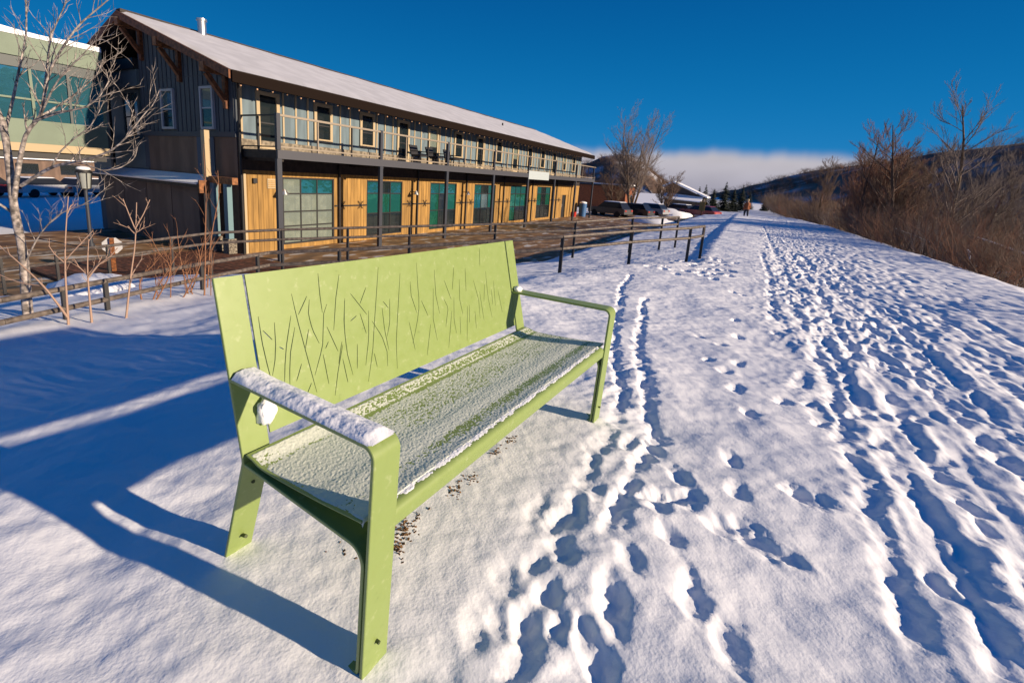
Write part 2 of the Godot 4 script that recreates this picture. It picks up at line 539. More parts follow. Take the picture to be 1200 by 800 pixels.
func blob(rad: Vector3, rough: float, sd: int, rings := 14) -> Mb:
	var f := FastNoiseLite.new()
	f.seed = sd
	f.frequency = 0.9
	f.fractal_octaves = 4
	var m := Mb.new()
	var segs := rings * 2
	var k := 0
	for i in rings + 1:
		var th := PI * i / rings
		for j in segs + 1:
			var ph := TAU * j / segs
			var d := Vector3(sin(th) * cos(ph), cos(th), sin(th) * sin(ph))
			m.v.append(d * rad * (1.0 + rough * f.get_noise_3dv(d * 1.6)))
			m.n.append((d / rad).normalized())
	for i in rings:
		for j in segs:
			var a := i * (segs + 1) + j
			var b := a + segs + 1
			for t in [a, b, a + 1, b, b + 1, a + 1]: m.ix.append(t)
	return m

func seat_z(w: float) -> float:
	return lerpf(0.447, 0.404, clampf((w - 0.03) / 0.5, 0.0, 1.0)) - 0.006 * sin(PI * clampf((w - 0.03) / 0.5, 0.0, 1.0)) + 0.018 * smoothstep(0.46, 0.545, w)

func build_bench() -> void:
	var b := thing("park_bench", "lime green steel bench with grass blades cut into its backrest", "bench", BENCH_AT)
	b.basis = Basis(Vector3(0.999, -0.01, 0.051), Vector3(0.011, 1.0, -0.014), Vector3(-0.051, 0.015, 0.999)).orthonormalized()
	var slope := 0.259
	var back := func(z: float) -> Vector2: return Vector2(0.555 + (z - 0.392) * slope, z)
	for e in 2:
		var u0 := 0.0 if e == 0 else BL - BW
		var u1 := u0 + BW
		var lg := put(strip(fillet([Vector2(0.682, -0.03), Vector2(0.555, 0.392), back.call(0.951)], [0, 0.035, 0]), u0, u1, 0.012), "back_upright", M.green, b)
		put(strip(fillet([back.call(0.646) + Vector2(-0.007, 0), Vector2(-0.004, 0.661), Vector2(0.014, -0.03)], [0, 0.032, 0]), u0, u1, 0.012), "armrest", M.green, b)
		put(strip(fillet([Vector2(0.546, 0.387), Vector2(0.02, 0.372), Vector2(0.029, -0.012), Vector2(0.105, -0.016)], [0, 0.05, 0.02, 0]), u0, u1, 0.011), "seat_support", M.green, b)
		for q in [[Vector3(-0.64, 0.06, 0), Vector3(0.955, 0.29, 0)], [Vector3(-0.590, 0.29, 0), Vector3(0.955, 0.29, 0)]]:
			var k := Mb.new()
			var at: Vector3 = q[0] + Vector3(0, 0, -(u0 + u1) / 2)
			k.rod(at + q[1] * -0.01, at + q[1] * 0.016, 0.006, 10)
			put(k, "bolt", M.bolt, b)
		var k2 := Mb.new()
		var at2 := Vector3(-0.005, 0.075, -(u0 + u1) / 2)
		k2.rod(at2, at2 + Vector3(0.011, 0, 0), 0.005, 10)
		put(k2, "bolt", M.bolt, b)
	# seat sheet and its rolled front lip
	var path := PackedVector2Array()
	for i in 17:
		var w := lerpf(0.545, 0.036, i / 16.0)
		path.append(Vector2(w, seat_z(w) - 0.003))
	put(strip(path, 0.006, BL - 0.006, 0.006), "seat", M.green, b)
	put(strip(fillet([Vector2(0.0355, 0.4437), Vector2(0.004, 0.4455), Vector2(0.006, 0.388), Vector2(0.04, 0.386)], [0, 0.02, 0.012, 0]), BW + 0.003, BL - BW - 0.003, 0.006), "seat_lip", M.green, b)
	# backrest: a sheet with the blades of grass cut right through it
	var csg := CSGCombiner3D.new()
	csg.name = "backrest"
	b.add_child(csg)
	var dirv := Vector3(-slope, 1.0, 0.0).normalized()
	var top: Vector2 = back.call(0.951)
	var bot: Vector2 = back.call(0.447)
	csg.transform = Transform3D(Basis(Vector3(0, 0, -1), dirv, Vector3(0, 0, -1).cross(dirv)), Vector3(-bot.x, bot.y, 0.0))
	var hh := top.distance_to(bot)
	var sheet := CSGBox3D.new()
	sheet.name = "sheet"
	sheet.size = Vector3(BL - 0.2, hh, 0.006)
	sheet.position = Vector3(BL / 2, hh / 2, 0)
	csg.add_child(sheet)
	for s in SLITS:
		var c := Curve2D.new()
		var raw := PackedVector2Array()
		for i in range(0, s.size(), 2):
			raw.append(Vector2(s[i], (s[i + 1] - 0.447) * hh / 0.504))
		for i in raw.size():
			var tg: Vector2 = (raw[mini(i + 1, raw.size() - 1)] - raw[maxi(i - 1, 0)]) / 6.0
			c.add_point(raw[i], -tg, tg)
		var len := c.get_baked_length()
		var l := PackedVector2Array()
		var r := PackedVector2Array()
		for i in 8:
			var f := i / 7.0
			var p := c.sample_baked(len * f)
			var q := c.sample_baked(len * minf(f + 0.02, 1.0)) - c.sample_baked(len * maxf(f - 0.02, 0.0))
			var nn := Vector2(-q.y, q.x).normalized() * 0.0016 * minf(1.0, 0.5 + 2.5 * minf(f, 1.0 - f))
			l.append(p + nn)
			r.append(p - nn)
		r.reverse()
		l.append_array(r)
		var cut := CSGPolygon3D.new()
		cut.name = "cut"
		cut.polygon = l
		cut.depth = 0.03
		cut.operation = CSGShape3D.OPERATION_SUBTRACTION
		cut.position = Vector3(0, 0, 0.015)
		csg.add_child(cut, true)
	sheet.material = M.green
	csg.material_override = M.green
	# snow lying on the bench
	var sn := FastNoiseLite.new()
	sn.seed = 5
	sn.frequency = 1.0
	sn.fractal_octaves = 3
	var sth := func(u: float, w: float) -> float:
		var f := sn.get_noise_2d(u * 4.0, w * 13.0)
		var fine := sn.get_noise_2d(u * 34.0 + 30.0, w * 60.0)
		var fine2 := sn.get_noise_2d(u * 95.0, w * 95.0 + 9.0)
		var t := 0.00045 + 0.0005 * f + 0.0010 * fine + 0.0014 * fine2
		t += 0.0022 * exp(-pow((w - 0.195 - 0.02 * f) / 0.04, 2.0))       # drift line along the seat
		t += 0.0022 * exp(-pow((w - 0.048 - 0.006 * f) / 0.02, 2.0))      # roll above the front lip
		t -= 0.0006 * smoothstep(0.47, 0.52, w)
		t += 0.0010 * exp(-pow((u - 0.16) / 0.2, 2.0))
		t -= 0.0008 * exp(-pow((w - 0.12) / 0.03, 2.0))
		t -= 0.0002 * smoothstep(0.24, 0.3, w) * (1.0 - smoothstep(0.38, 0.44, w))
		t -= 0.02 * smoothstep(0.532, 0.546, w)
		t -= 0.02 * (1.0 - smoothstep(0.0, 0.012, minf(u - 0.004, BL - 0.004 - u)))
		t -= 0.03 * (1.0 - smoothstep(0.028, 0.036, w))
		return t
	var base := b.transform
	var seat_snow := put(crust(0.006, BL - 0.006, 0.026, 0.546, 520, 150, seat_z, sth), "snow_crust", M.frost)
	seat_snow.transform = base
	tag(seat_snow, "thin patchy snow crusted on the green bench seat", "snow", "", "stuff")
	var lip_th := func(u: float, w: float) -> float:
		var f := sn.get_noise_2d(u * 12.0 + 4.0, w * 12.0)
		return 0.0008 + 0.002 * f + 0.0018 * sn.get_noise_2d(u * 60.0, w * 60.0) - 0.014 * pow(clampf((0.036 - w) / 0.03, 0, 1), 3.0) - 0.02 * (1.0 - smoothstep(0.0, 0.02, minf(u - 0.095, BL - 0.095 - u)))
	var lip_snow := put(crust(0.095, BL - 0.095, 0.004, 0.04, 380, 14, func(w: float): return 0.4475 - 0.6 * pow(clampf((0.024 - w) / 0.024, 0, 1), 2.0) * 0.02, lip_th), "snow_rim", M.snow_thin)
	lip_snow.transform = base
	tag(lip_snow, "ragged snow rim along the front lip of the bench", "snow", "", "stuff")
	var ath := func(u: float, w: float) -> float:
		var f := sn.get_noise_2d(u * 14.0, w * 14.0)
		var e := minf(u, BW - u) / (BW / 2)
		var t := (0.014 + 0.006 * sn.get_noise_2d(w * 5.0, 3.0)) * pow(clampf(e, 0.0, 1.0), 0.6) + 0.004 * f * clampf(e * 3.0, 0, 1) + 0.0012 * sn.get_noise_2d(u * 90.0, w * 90.0)
		t += 0.012 * smoothstep(0.5, 0.61, w) * clampf(e * 3.0, 0, 1)
		return t * clampf((w - 0.004) / 0.035, 0.0, 1.0) - 0.001
	var arm_snow := put(crust(0.0, BW, 0.006, 0.607, 26, 150, func(w: float): return 0.667 - 0.0246 * w, ath), "snow_cushion", M.snow_thin)
	arm_snow.transform = base
	tag(arm_snow, "rounded snow cushion lying along the snowy bench armrest", "snow", "", "stuff")
	var lump := put(blob(Vector3(0.026, 0.045, 0.03), 0.4, 3, 22), "snow_lump", M.snow_thin)
	lump.transform = base * Transform3D(Basis(), Vector3(-0.568, 0.525, -0.088))
	tag(lump, "snow lump stuck under the snowy armrest beside the backrest", "snow")
	var knob := put(blob(Vector3(0.022, 0.018, 0.03), 0.5, 21, 12), "snow_lump", M.snow_thin)
	knob.transform = base * Transform3D(Basis(), Vector3(-0.598, 0.663, -(BL - 0.05)))
	tag(knob, "small snow lump on the bare armrest of the green bench", "snow")

# ------------------------------------------------------------------ handrails
func handrail(label: String, rail: Array, ends: Array, drop: float, posts: Array) -> void:
	var f := thing("handrail", label, "handrail", Vector3(rail[0].x, 0, rail[0].z), "handrails along the ramp")
	var o := f.position
	for lv in 2:
		for i in rail.size() - 1:
			var a: Vector3 = rail[i] - Vector3(0, drop * lv, 0) - o
			var b: Vector3 = rail[i + 1] - Vector3(0, drop * lv, 0) - o
			pipe(f, "rail", M.rail, a, b, 0.03, 10)
	for p in posts:
		var y := land(p.x, p.z) - 0.25
		var k := Mb.new()
		k.box(Vector3(-0.028, y, -0.02) + Vector3(p.x, 0, p.z) - o, Vector3(0.028, p.y + 0.01, 0.02) + Vector3(p.x, 0, p.z) - o)
		put(k, "post", M.post, f)
	for p in ends:
		pipe(f, "end_bend", M.rail, p - o, p - Vector3(0, drop, 0) - o, 0.03, 10)

func along(rail: Array, ts: Array) -> Array:
	var out := []
	for t in ts:
		var i := int(t)
		out.append(rail[i].lerp(rail[mini(i + 1, rail.size() - 1)], t - i))
	return out

func build_handrails() -> void:
	var near := [Vector3(-5.9, -0.13, 0.2), Vector3(-6.19, -0.14, -1.44), Vector3(-6.47, -0.15, -2.39), Vector3(-7.0, -0.2, -3.78), Vector3(-7.4, -0.24, -5.18), Vector3(-5.25, 0.02, -6.46), Vector3(-2.95, 0.35, -7.96), Vector3(-2.08, 0.44, -9.52), Vector3(-1.17, 0.51, -10.99), Vector3(-0.97, 0.53, -11.7)]
	handrail("dark metal two-rail handrail standing in snow behind the green bench", near, [near[9]], 0.22, along(near, [0.3, 1.55, 2, 3, 3.8, 4.5, 5, 5.5, 6, 7, 8, 9]))
	var far := [Vector3(-13.2, -0.9, -1.2), Vector3(-11.67, -0.64, -2.79), Vector3(-10.75, -0.43, -4.06), Vector3(-10.09, -0.22, -5.66), Vector3(-9.19, -0.12, -6.77), Vector3(-7.15, 0.05, -8.78), Vector3(-3.98, 0.33, -11.58), Vector3(-2.95, 0.46, -13.37), Vector3(-2.33, 0.48, -14.42), Vector3(-2.0, 0.5, -15.2)]
	handrail("dark metal two-rail handrail on the bank above the brown yard", far, [far[9]], 0.22, along(far, [1.0, 1.5, 2, 2.6, 3, 4, 4.5, 5, 5.5, 6, 7, 8, 9]))

# ------------------------------------------------------------------ lodge
func window_unit(parent: Node, called: String, plane: String, at: float, a0: float, a1: float, y0: float, y1: float, cols: int, rows: Array, frame: Material, glass: Array, fw: float, back: Material, deep := 0.30) -> Node3D:
	# plane "x": wall facing +x at x = at, a runs along z; plane "z": wall facing +z at z = at, a runs along x
	var w := sub(called, parent)
	var P := func(a: float, y: float, out: float) -> Vector3:
		return Vector3(at + out, y, a) if plane == "x" else Vector3(a, y, at + out)
	var blk := func(nm: String, m: Material, b0: float, b1: float, c0: float, c1: float, o0: float, o1: float):
		var p: Vector3 = P.call(b0, c0, o0)
		var q: Vector3 = P.call(b1, c1, o1)
		bx(w, nm, m, Vector3(minf(p.x, q.x), minf(p.y, q.y), minf(p.z, q.z)), Vector3(maxf(p.x, q.x), maxf(p.y, q.y), maxf(p.z, q.z)))
	blk.call("jamb", frame, a0, a0 + fw, y0, y1, -0.05, 0.045)
	blk.call("jamb", frame, a1 - fw, a1, y0, y1, -0.05, 0.045)
	blk.call("head", frame, a0 + fw, a1 - fw, y1 - fw, y1, -0.05, 0.048)
	blk.call("sill", frame, a0 + fw, a1 - fw, y0, y0 + fw, -0.05, 0.055)
	blk.call("blind", back, a0 + fw, a1 - fw, y0 + fw, y1 - fw, -deep - 0.015, -deep)
	var ia := a0 + fw
	var ib := a1 - fw
	var bar_w := 0.05
	var ys := [y0 + fw]
	for r in rows: ys.append(lerpf(y0 + fw, y1 - fw, r))
	ys.append(y1 - fw)
	for c in range(1, cols):
		var x := lerpf(ia, ib, float(c) / cols)
		blk.call("mullion", frame if fw < 0.09 else M.black, x - bar_w / 2, x + bar_w / 2, y0 + fw, y1 - fw, -0.04, 0.02)
	for r in rows:
		var y := lerpf(y0 + fw, y1 - fw, r)
		blk.call("transom", frame if fw < 0.09 else M.black, ia, ib, y - bar_w / 2, y + bar_w / 2, -0.038, 0.018)
	for c in cols:
		for r in ys.size() - 1:
			var g: Material = glass[(c + r * cols) % glass.size()]
			var tilt := rng.randf_range(-0.004, 0.004)
			blk.call("pane", g, lerpf(ia, ib, float(c) / cols) + 0.006, lerpf(ia, ib, float(c + 1) / cols) - 0.006, ys[r] + 0.006, ys[r + 1] - 0.006, -0.012 + tilt, -0.004 + tilt)
	return w

const UPPER_DOORS := [0, 3, 4, 6, 8, 11]

func build_lodge() -> void:
	var g0 := -2.35
	var L := thing("lodge", "two-storey lodge with tan ground floor, blue-grey upper floor and snowy roof", "building", Vector3.ZERO)
	var zf := -46.5
	# ---- core walls (solid backing behind the cladding, openings are recesses in the cladding)
	var core := bx(L, "core_wall", M.interior, Vector3(-28.0, g0, zf), Vector3(-16.42, 4.2, -10.55))
	# ground floor front: tan vertical boards between window bays
	var low := sub("ground_floor_wall", L)
	var bays := [[-14.42, -11.86], [-18.96, -16.4], [-24.0, -21.36], [-28.92, -26.1], [-34.0, -31.24], [-39.0, -36.1]]
	var door_bay := [-43.6, -41.6]
	var spans := []
	var e := -10.2
	for b in bays + [door_bay]:
		spans.append([b[1], e]); e = b[0]
	spans.append([zf, e])
	var bw := 0.2
	var ymin := -2.3
	for s in spans:
		var cnt := maxi(1, int(round((s[1] - s[0]) / bw)))
		var ww: float = (s[1] - s[0]) / cnt
		for i in cnt:
			var o := rng.randf_range(0.0, 0.008)
			bx(low, "board", M["tan%d" % rng.randi_range(0, 3)], Vector3(-16.42, ymin, s[0] + i * ww + 0.006), Vector3(-16.0 + o, 0.93, s[0] + (i + 1) * ww - 0.006))
	for b in bays:
		bx(low, "apron", M.tan1, Vector3(-16.42, ymin, b[0] + 0.003), Vector3(-16.02, -1.78, b[1] - 0.003))
	bx(low, "header", M.tan2, Vector3(-16.4, 0.935, zf), Vector3(-15.97, 1.06, -10.2))
	for b in bays:
		bx(low, "lintel", M.tan2, Vector3(-16.38, 0.86, b[0] + 0.01), Vector3(-15.985, 0.93, b[1] - 0.01))
	# dark band under the balcony
	bx(L, "upper_band", M.darkwood, Vector3(-16.4, 1.063, zf), Vector3(-15.99, 1.60, -10.2))
	# storefront windows
	var k := 0
	for b in bays:
		if k == 0:
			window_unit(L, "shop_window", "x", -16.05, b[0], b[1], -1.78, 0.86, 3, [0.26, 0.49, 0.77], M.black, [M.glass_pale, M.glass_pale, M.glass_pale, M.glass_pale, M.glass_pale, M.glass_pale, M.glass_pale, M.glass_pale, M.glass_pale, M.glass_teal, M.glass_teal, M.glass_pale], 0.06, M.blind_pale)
		else:
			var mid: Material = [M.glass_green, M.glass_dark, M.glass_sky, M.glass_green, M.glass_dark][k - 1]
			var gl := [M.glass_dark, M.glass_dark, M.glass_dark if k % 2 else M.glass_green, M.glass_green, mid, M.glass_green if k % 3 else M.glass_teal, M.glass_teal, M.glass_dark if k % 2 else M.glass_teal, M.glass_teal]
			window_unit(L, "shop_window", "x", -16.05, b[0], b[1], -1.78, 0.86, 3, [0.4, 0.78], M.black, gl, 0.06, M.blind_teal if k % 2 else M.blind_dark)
		k += 1
	# entrance door near the far end
	var dr := sub("entrance_door", L)
	bx(dr, "leaf", M.black, Vector3(-16.3, -1.96, -43.0), Vector3(-16.1, 0.15, -42.1))
	bx(dr, "surround", M.tan2, Vector3(-16.4, 0.16, -43.6), Vector3(-16.02, 0.93, -41.6))
	bx(dr, "side_panel", M.tan0, Vector3(-16.4, -2.3, -43.6), Vector3(-16.03, 0.155, -43.03))
	bx(dr, "side_panel", M.tan3, Vector3(-16.4, -2.3, -42.07), Vector3(-16.03, 0.155, -41.6))
	pipe(dr, "handle", M.steel, Vector3(-16.05, -1.0, -42.2), Vector3(-16.05, -0.7, -42.2), 0.02)
	# iron straps and downpipes on the tan piers
	for i in range(0, 7):
		var z0: float = bays[i][0] if i < 6 else -43.6
		var z1: float = (bays[i + 1][1] if i < 5 else -41.6) if i < 6 else -46.4
		if i == 6: continue
		var zz := lerpf(z0, z1, 0.5)
		var s := sub("iron_strap", L)
		bx(s, "bar", M.black, Vector3(-15.985, -0.33, z1 + 0.03), Vector3(-15.955, -0.27, z0 - 0.03))
		for q in [0.22, 0.78]:
			var zc := lerpf(z0, z1, q)
			bar(s, "cross", M.black, Vector3(-15.95, -0.45, zc - 0.14), Vector3(-15.95, -0.10, zc + 0.14), 0.025, 0.025)
			bar(s, "cross", M.black, Vector3(-15.93, -0.45, zc + 0.14), Vector3(-15.93, -0.10, zc - 0.14), 0.025, 0.025)
		if i > 0:
			pipe(L, "downpipe", M.black, Vector3(-15.93, -2.2, zz), Vector3(-15.93, 1.5, zz), 0.045)
		else:
			pipe(L, "downpipe", M.darkwood, Vector3(-15.93, -2.2, z0 - 0.25), Vector3(-15.93, 1.5, z0 - 0.25), 0.06)
	# small vent, box and lamp on the first pier
	var vent := sub("wall_vent", L)
	bx(vent, "frame", M.cream, Vector3(-15.99, 0.42, -11.55), Vector3(-15.96, 0.78, -11.2))
	for i in 4:
		bx(vent, "slat", M.tan2, Vector3(-15.958, 0.47 + i * 0.07, -11.52), Vector3(-15.945, 0.50 + i * 0.07, -11.23))
	bx(L, "alarm_box", M.black, Vector3(-15.99, 0.6, -10.75), Vector3(-15.9, 0.78, -10.6))
	bx(L, "door_trim", M.cream, Vector3(-16.0, -2.3, -10.33), Vector3(-15.93, 0.93, -10.24))
	for z in [-11.65, -19.6, -24.7]:
		var lamp := sub("wall_lamp", L)
		bar(lamp, "bracket", M.black, Vector3(-16.0, 0.35, z), Vector3(-15.6, 0.35, z), 0.04, 0.04)
		var sh := Mb.new()
		sh.tube(PackedVector3Array([Vector3(-15.6, 0.42, z), Vector3(-15.6, 0.36, z), Vector3(-15.6, 0.22, z)]), PackedFloat32Array([0.03, 0.07, 0.17]), 14)
		put(sh, "lamp_shade", M.steel, lamp)
	# upper floor: blue-grey sheets with cream battens
	var up := sub("upper_wall", L)
	var wins := []
	for i in 14:
		var zc := -11.31 - i * 2.527
		wins.append(zc)
	var edge := -10.2
	for i in 14:
		var zc: float = wins[i]
		var sill := 1.9 if i in UPPER_DOORS else 2.36
		bx(up, "cladding", M.bluegrey, Vector3(-16.42, 1.603, zc + 0.42), Vector3(-16.0, 4.05, edge))
		bx(up, "cladding", M.bluegrey, Vector3(-16.42, 3.82, zc - 0.42), Vector3(-16.001, 4.05, zc + 0.42))
		bx(up, "cladding", M.bluegrey, Vector3(-16.42, 1.603, zc - 0.42), Vector3(-16.001, sill, zc + 0.42))
		edge = zc - 0.42
	bx(up, "cladding", M.bluegrey, Vector3(-16.42, 1.603, zf), Vector3(-16.0, 4.05, edge))
	var z := -10.28
	while z > zf + 0.1:
		var blocked := false
		for zc in wins:
			if absf(z - zc) < 0.56: blocked = true
		if not blocked:
			bx(up, "batten", M.cream, Vector3(-15.998, 1.95, z - 0.035), Vector3(-15.965, 4.04, z + 0.035))
		z -= 0.56
	bx(up, "skirting", M.cream_dirty, Vector3(-15.998, 1.80, zf), Vector3(-15.95, 2.14, -10.2))
	for i in 14:
		var is_door := i in UPPER_DOORS
		var zc: float = wins[i]
		var wn := window_unit(L, "balcony_door" if is_door else "upper_window", "x", -15.975, zc - 0.47, zc + 0.47, 1.86 if is_door else 2.32, 3.86, 1, [0.42] if not is_door else [0.45], M.cream, [M.glass_dark, M.glass_dark if i % 4 != 0 or i == 0 else M.glass_pale], 0.13, M.blind_dark)
	bx(L, "frieze", M.darkwood, Vector3(-16.4, 4.053, zf), Vector3(-15.9, 4.25, -10.2))
	# ---- balcony
	var bal := sub("balcony", L)
	var by := 1.78
	bx(bal, "deck", M.darkwood, Vector3(-15.985, by - 0.16, -45.0), Vector3(-14.06, by, -10.3))
	bx(bal, "fascia", M.steelgrey, Vector3(-14.055, by - 0.27, -45.02), Vector3(-13.98, by + 0.02, -10.22))
	bx(bal, "end_fascia", M.darkwood, Vector3(-15.98, by - 0.27, -10.29), Vector3(-14.06, by + 0.01, -10.22))
	for i in 8:
		bx(bal, "joist", M.darkwood, Vector3(-15.97, by - 0.36, -10.5 - i * 4.9), Vector3(-14.06, by - 0.165, -10.36 - i * 4.9))
	var rail := sub("railing", L)
	var ry := by + 1.15
	bx(rail, "top_rail", M.railtop, Vector3(-14.06, ry - 0.05, -45.0), Vector3(-13.97, ry + 0.02, -10.24))
	bx(rail, "foot_rail", M.railtop, Vector3(-14.04, by + 0.10, -45.0), Vector3(-13.985, by + 0.15, -10.24))
	bx(rail, "side_rail", M.black, Vector3(-15.95, ry - 0.04, -10.31), Vector3(-14.07, ry + 0.01, -10.25))
	bx(rail, "side_rail", M.black, Vector3(-15.95, by + 0.10, -10.31), Vector3(-14.07, by + 0.14, -10.25))
	bx(rail, "side_post", M.black, Vector3(-15.1, by, -10.31), Vector3(-15.04, ry - 0.05, -10.25))
	for i in range(1, 22):
		var zz := -10.26 - i * 1.633
		if i % 3 == 0: continue
		bx(rail, "baluster", M.railtop if i % 3 == 1 else M.post, Vector3(-14.04, by + 0.02, zz - 0.025), Vector3(-13.99, ry - 0.05, zz + 0.025))
	for i in 8:
		var zz := -10.26 - i * 4.9
		bx(L, "post", M.postblue, Vector3(-14.07, g0, zz - 0.09), Vector3(-13.95, by - 0.275, zz + 0.09))
		bx(L, "post", M.postblue, Vector3(-14.075, by + 0.022, zz - 0.07), Vector3(-13.96, ry + 0.04, zz + 0.07))
	# blank pale sign board hung on the balcony edge
	bx(L, "sign_board", M.signboard, Vector3(-13.975, 1.40, -33.4), Vector3(-13.93, 1.98, -29.8))
	# ---- roof
	var rf := sub("roof", L)
	var sl := 0.355
	var xe := -15.0
	var ye := 4.02
	var xr := -21.95
	var yr := ye + (xe - xr) * sl
	var xl := -28.6
	var yl := yr - (xr - xl) * 0.36
	var z0 := -9.35
	var z1 := -47.3
	var slab := Mb.new()
	slab.hexa([Vector3(xe, ye, z0), Vector3(xr, yr, z0), Vector3(xr, yr, z1), Vector3(xe, ye, z1), Vector3(xe, ye + 0.16, z0), Vector3(xr, yr + 0.16, z0), Vector3(xr, yr + 0.16, z1), Vector3(xe, ye + 0.16, z1)])
	put(slab, "front_slope", M.darkwood, rf)
	var slab2 := Mb.new()
	slab2.hexa([Vector3(xl, yl, z0), Vector3(xr - 0.003, yr, z0), Vector3(xr - 0.003, yr, z1), Vector3(xl, yl, z1), Vector3(xl, yl + 0.16, z0), Vector3(xr - 0.003, yr + 0.16, z0), Vector3(xr - 0.003, yr + 0.16, z1), Vector3(xl, yl + 0.16, z1)])
	put(slab2, "rear_slope", M.darkwood, rf)
	bx(rf, "eave_board", M.gutter, Vector3(xe + 0.003, ye - 0.22, z1), Vector3(xe + 0.08, ye + 0.13, z0))  # dark fascia, made deeper so it also stands in for soffit shade
	var rake := Mb.new()
	rake.hexa([Vector3(xe, ye - 0.12, z0 + 0.003), Vector3(xr, yr - 0.12, z0 + 0.003), Vector3(xr, yr - 0.12, z0 + 0.07), Vector3(xe, ye - 0.12, z0 + 0.07), Vector3(xe, ye + 0.15, z0 + 0.003), Vector3(xr, yr + 0.15, z0 + 0.003), Vector3(xr, yr + 0.15, z0 + 0.07), Vector3(xe, ye + 0.15, z0 + 0.07)])
	put(rake, "rake_board", M.timber, rf)
	var rake2 := Mb.new()
	rake2.hexa([Vector3(xl, yl - 0.12, z0 + 0.003), Vector3(xr - 0.004, yr - 0.12, z0 + 0.003), Vector3(xr - 0.004, yr - 0.12, z0 + 0.07), Vector3(xl, yl - 0.12, z0 + 0.07), Vector3(xl, yl + 0.15, z0 + 0.003), Vector3(xr - 0.004, yr + 0.15, z0 + 0.003), Vector3(xr - 0.004, yr + 0.15, z0 + 0.07), Vector3(xl, yl + 0.15, z0 + 0.07)])
	put(rake2, "rake_board", M.timber, rf)
	# snow blanket on the front slope, with a bare slot near the gable
	var sb := Mb.new()
	var ni := 120
	var nj := 26
	var P := func(i: int, j: int) -> Vector3:
		var zz := lerpf(z0 + 0.02, z1 + 0.05, pow(float(i) / ni, 1.3))
		var x := lerpf(xe - 0.02, xr + 0.25, float(j) / nj)
		var t := 0.10 + 0.03 * gn.get_noise_2d(x * 12.0, zz * 7.0)
		if j == 0 or j == nj or i == 0 or i == ni: t = 0.0
		if zz > -11.25 and zz < -10.2 and absf(x - lerpf(-20.2, -19.5, (-10.2 - zz) / 1.05)) < 0.16: t = -0.02
		return Vector3(x, ye + (xe - x) * sl + 0.162 + t, zz)
	for i in ni:
		for j in nj:
			sb.quad(P.call(i, j), P.call(i + 1, j), P.call(i + 1, j + 1), P.call(i, j + 1), Vector3(sl, 1, 0).normalized())
	var sno := put(sb, "snow_blanket", M.roof_frost, rf)
	bx(rf, "ridge_cap", M.darkwood, Vector3(xr - 0.12, yr + 0.10, z1), Vector3(xr + 0.2, yr + 0.22, z0 + 0.01))
	var vp := Mb.new()
	vp.rod(Vector3(-21.3, 6.3, -12.1), Vector3(-21.3, 7.02, -12.1), 0.16, 18)
	vp.rod(Vector3(-21.3, 7.02, -12.1), Vector3(-21.3, 7.1, -12.1), 0.2, 18)
	put(vp, "flue", M.steel, rf)
	pipe(rf, "vent_pipe", M.black, Vector3(-18.0, 5.0, -33.0), Vector3(-18.0, 5.55, -33.0), 0.06)
	# timber purlins and knee braces at the gable
	for q in [[xr, yr - 0.2], [-19.3, ye + (xe + 19.3) * sl - 0.18], [-16.45, ye + (xe + 16.45) * sl - 0.18]]:
		bx(rf, "purlin", M.timber_lit, Vector3(q[0] - 0.13, q[1] - 0.16, -10.2), Vector3(q[0] + 0.13, q[1] + 0.12, z0 + 0.10))
		var br := sub("knee_brace", L)
		bar(br, "strut", M.timber, Vector3(q[0], q[1] - 0.2, z0 - 0.05), Vector3(q[0], q[1] - 1.05, -10.06), 0.16, 0.14)
		bx(br, "wall_plate", M.timber, Vector3(q[0] - 0.09, q[1] - 1.25, -10.09), Vector3(q[0] + 0.09, q[1] - 0.17, -9.97))
	# bulbs strung under the eave
	var bulbs := Mb.new()
	for i in 62:
		var zz := -9.7 - i * 0.58
		var s := blob(Vector3.ONE * 0.035, 0.0, 1, 4)
		var kk := bulbs.v.size()
		for t in s.v: bulbs.v.append(t + Vector3(-15.05, ye - 0.26 - 0.02 * sin(i * 1.7), zz))
		bulbs.n.append_array(s.n)
		for t in s.ix: bulbs.ix.append(t + kk)
	var wire := put(bulbs, "light_string", M.bulb, L)
	wire.set_meta("kind", "stuff")
	var dp := Mb.new()
	dp.tube(PackedVector3Array([Vector3(-15.1, 3.95, -9.62), Vector3(-15.75, 3.2, -10.05), Vector3(-15.9, 2.2, -10.14), Vector3(-15.9, -2.2, -10.14)]), PackedFloat32Array([0.05, 0.05, 0.05, 0.05]), 8)
	put(dp, "downpipe", M.black, L)
	# ---- gable wall: slate boards with battens, two windows
	var gb := sub("gable_wall", L)
	var gz := -10.1
	var wall := Mb.new()
	var gp := [Vector2(-16.02, 0.9), Vector2(-16.02, ye + 1.02 * sl), Vector2(xr, yr), Vector2(-22.4, yr - 0.16), Vector2(-22.4, 0.9)]
	for i in range(1, 4):
		wall.tri(Vector3(gp[0].x, gp[0].y, gz), Vector3(gp[i].x, gp[i].y, gz), Vector3(gp[i + 1].x, gp[i + 1].y, gz), Vector3(0, 0, 1))
	put(wall, "cladding", M.slate, gb)
	bx(gb, "wall_return", M.slate, Vector3(-16.4, -2.3, -10.195), Vector3(-16.015, 4.2, gz - 0.003))
	bx(gb, "backing", M.slate, Vector3(-28.0, -2.3, -10.54), Vector3(-22.4, 5.3, -10.5))
	bx(gb, "backing", M.slate, Vector3(-22.4, -2.3, -10.45), Vector3(-16.41, 4.2, -10.2))
	var x := -16.12
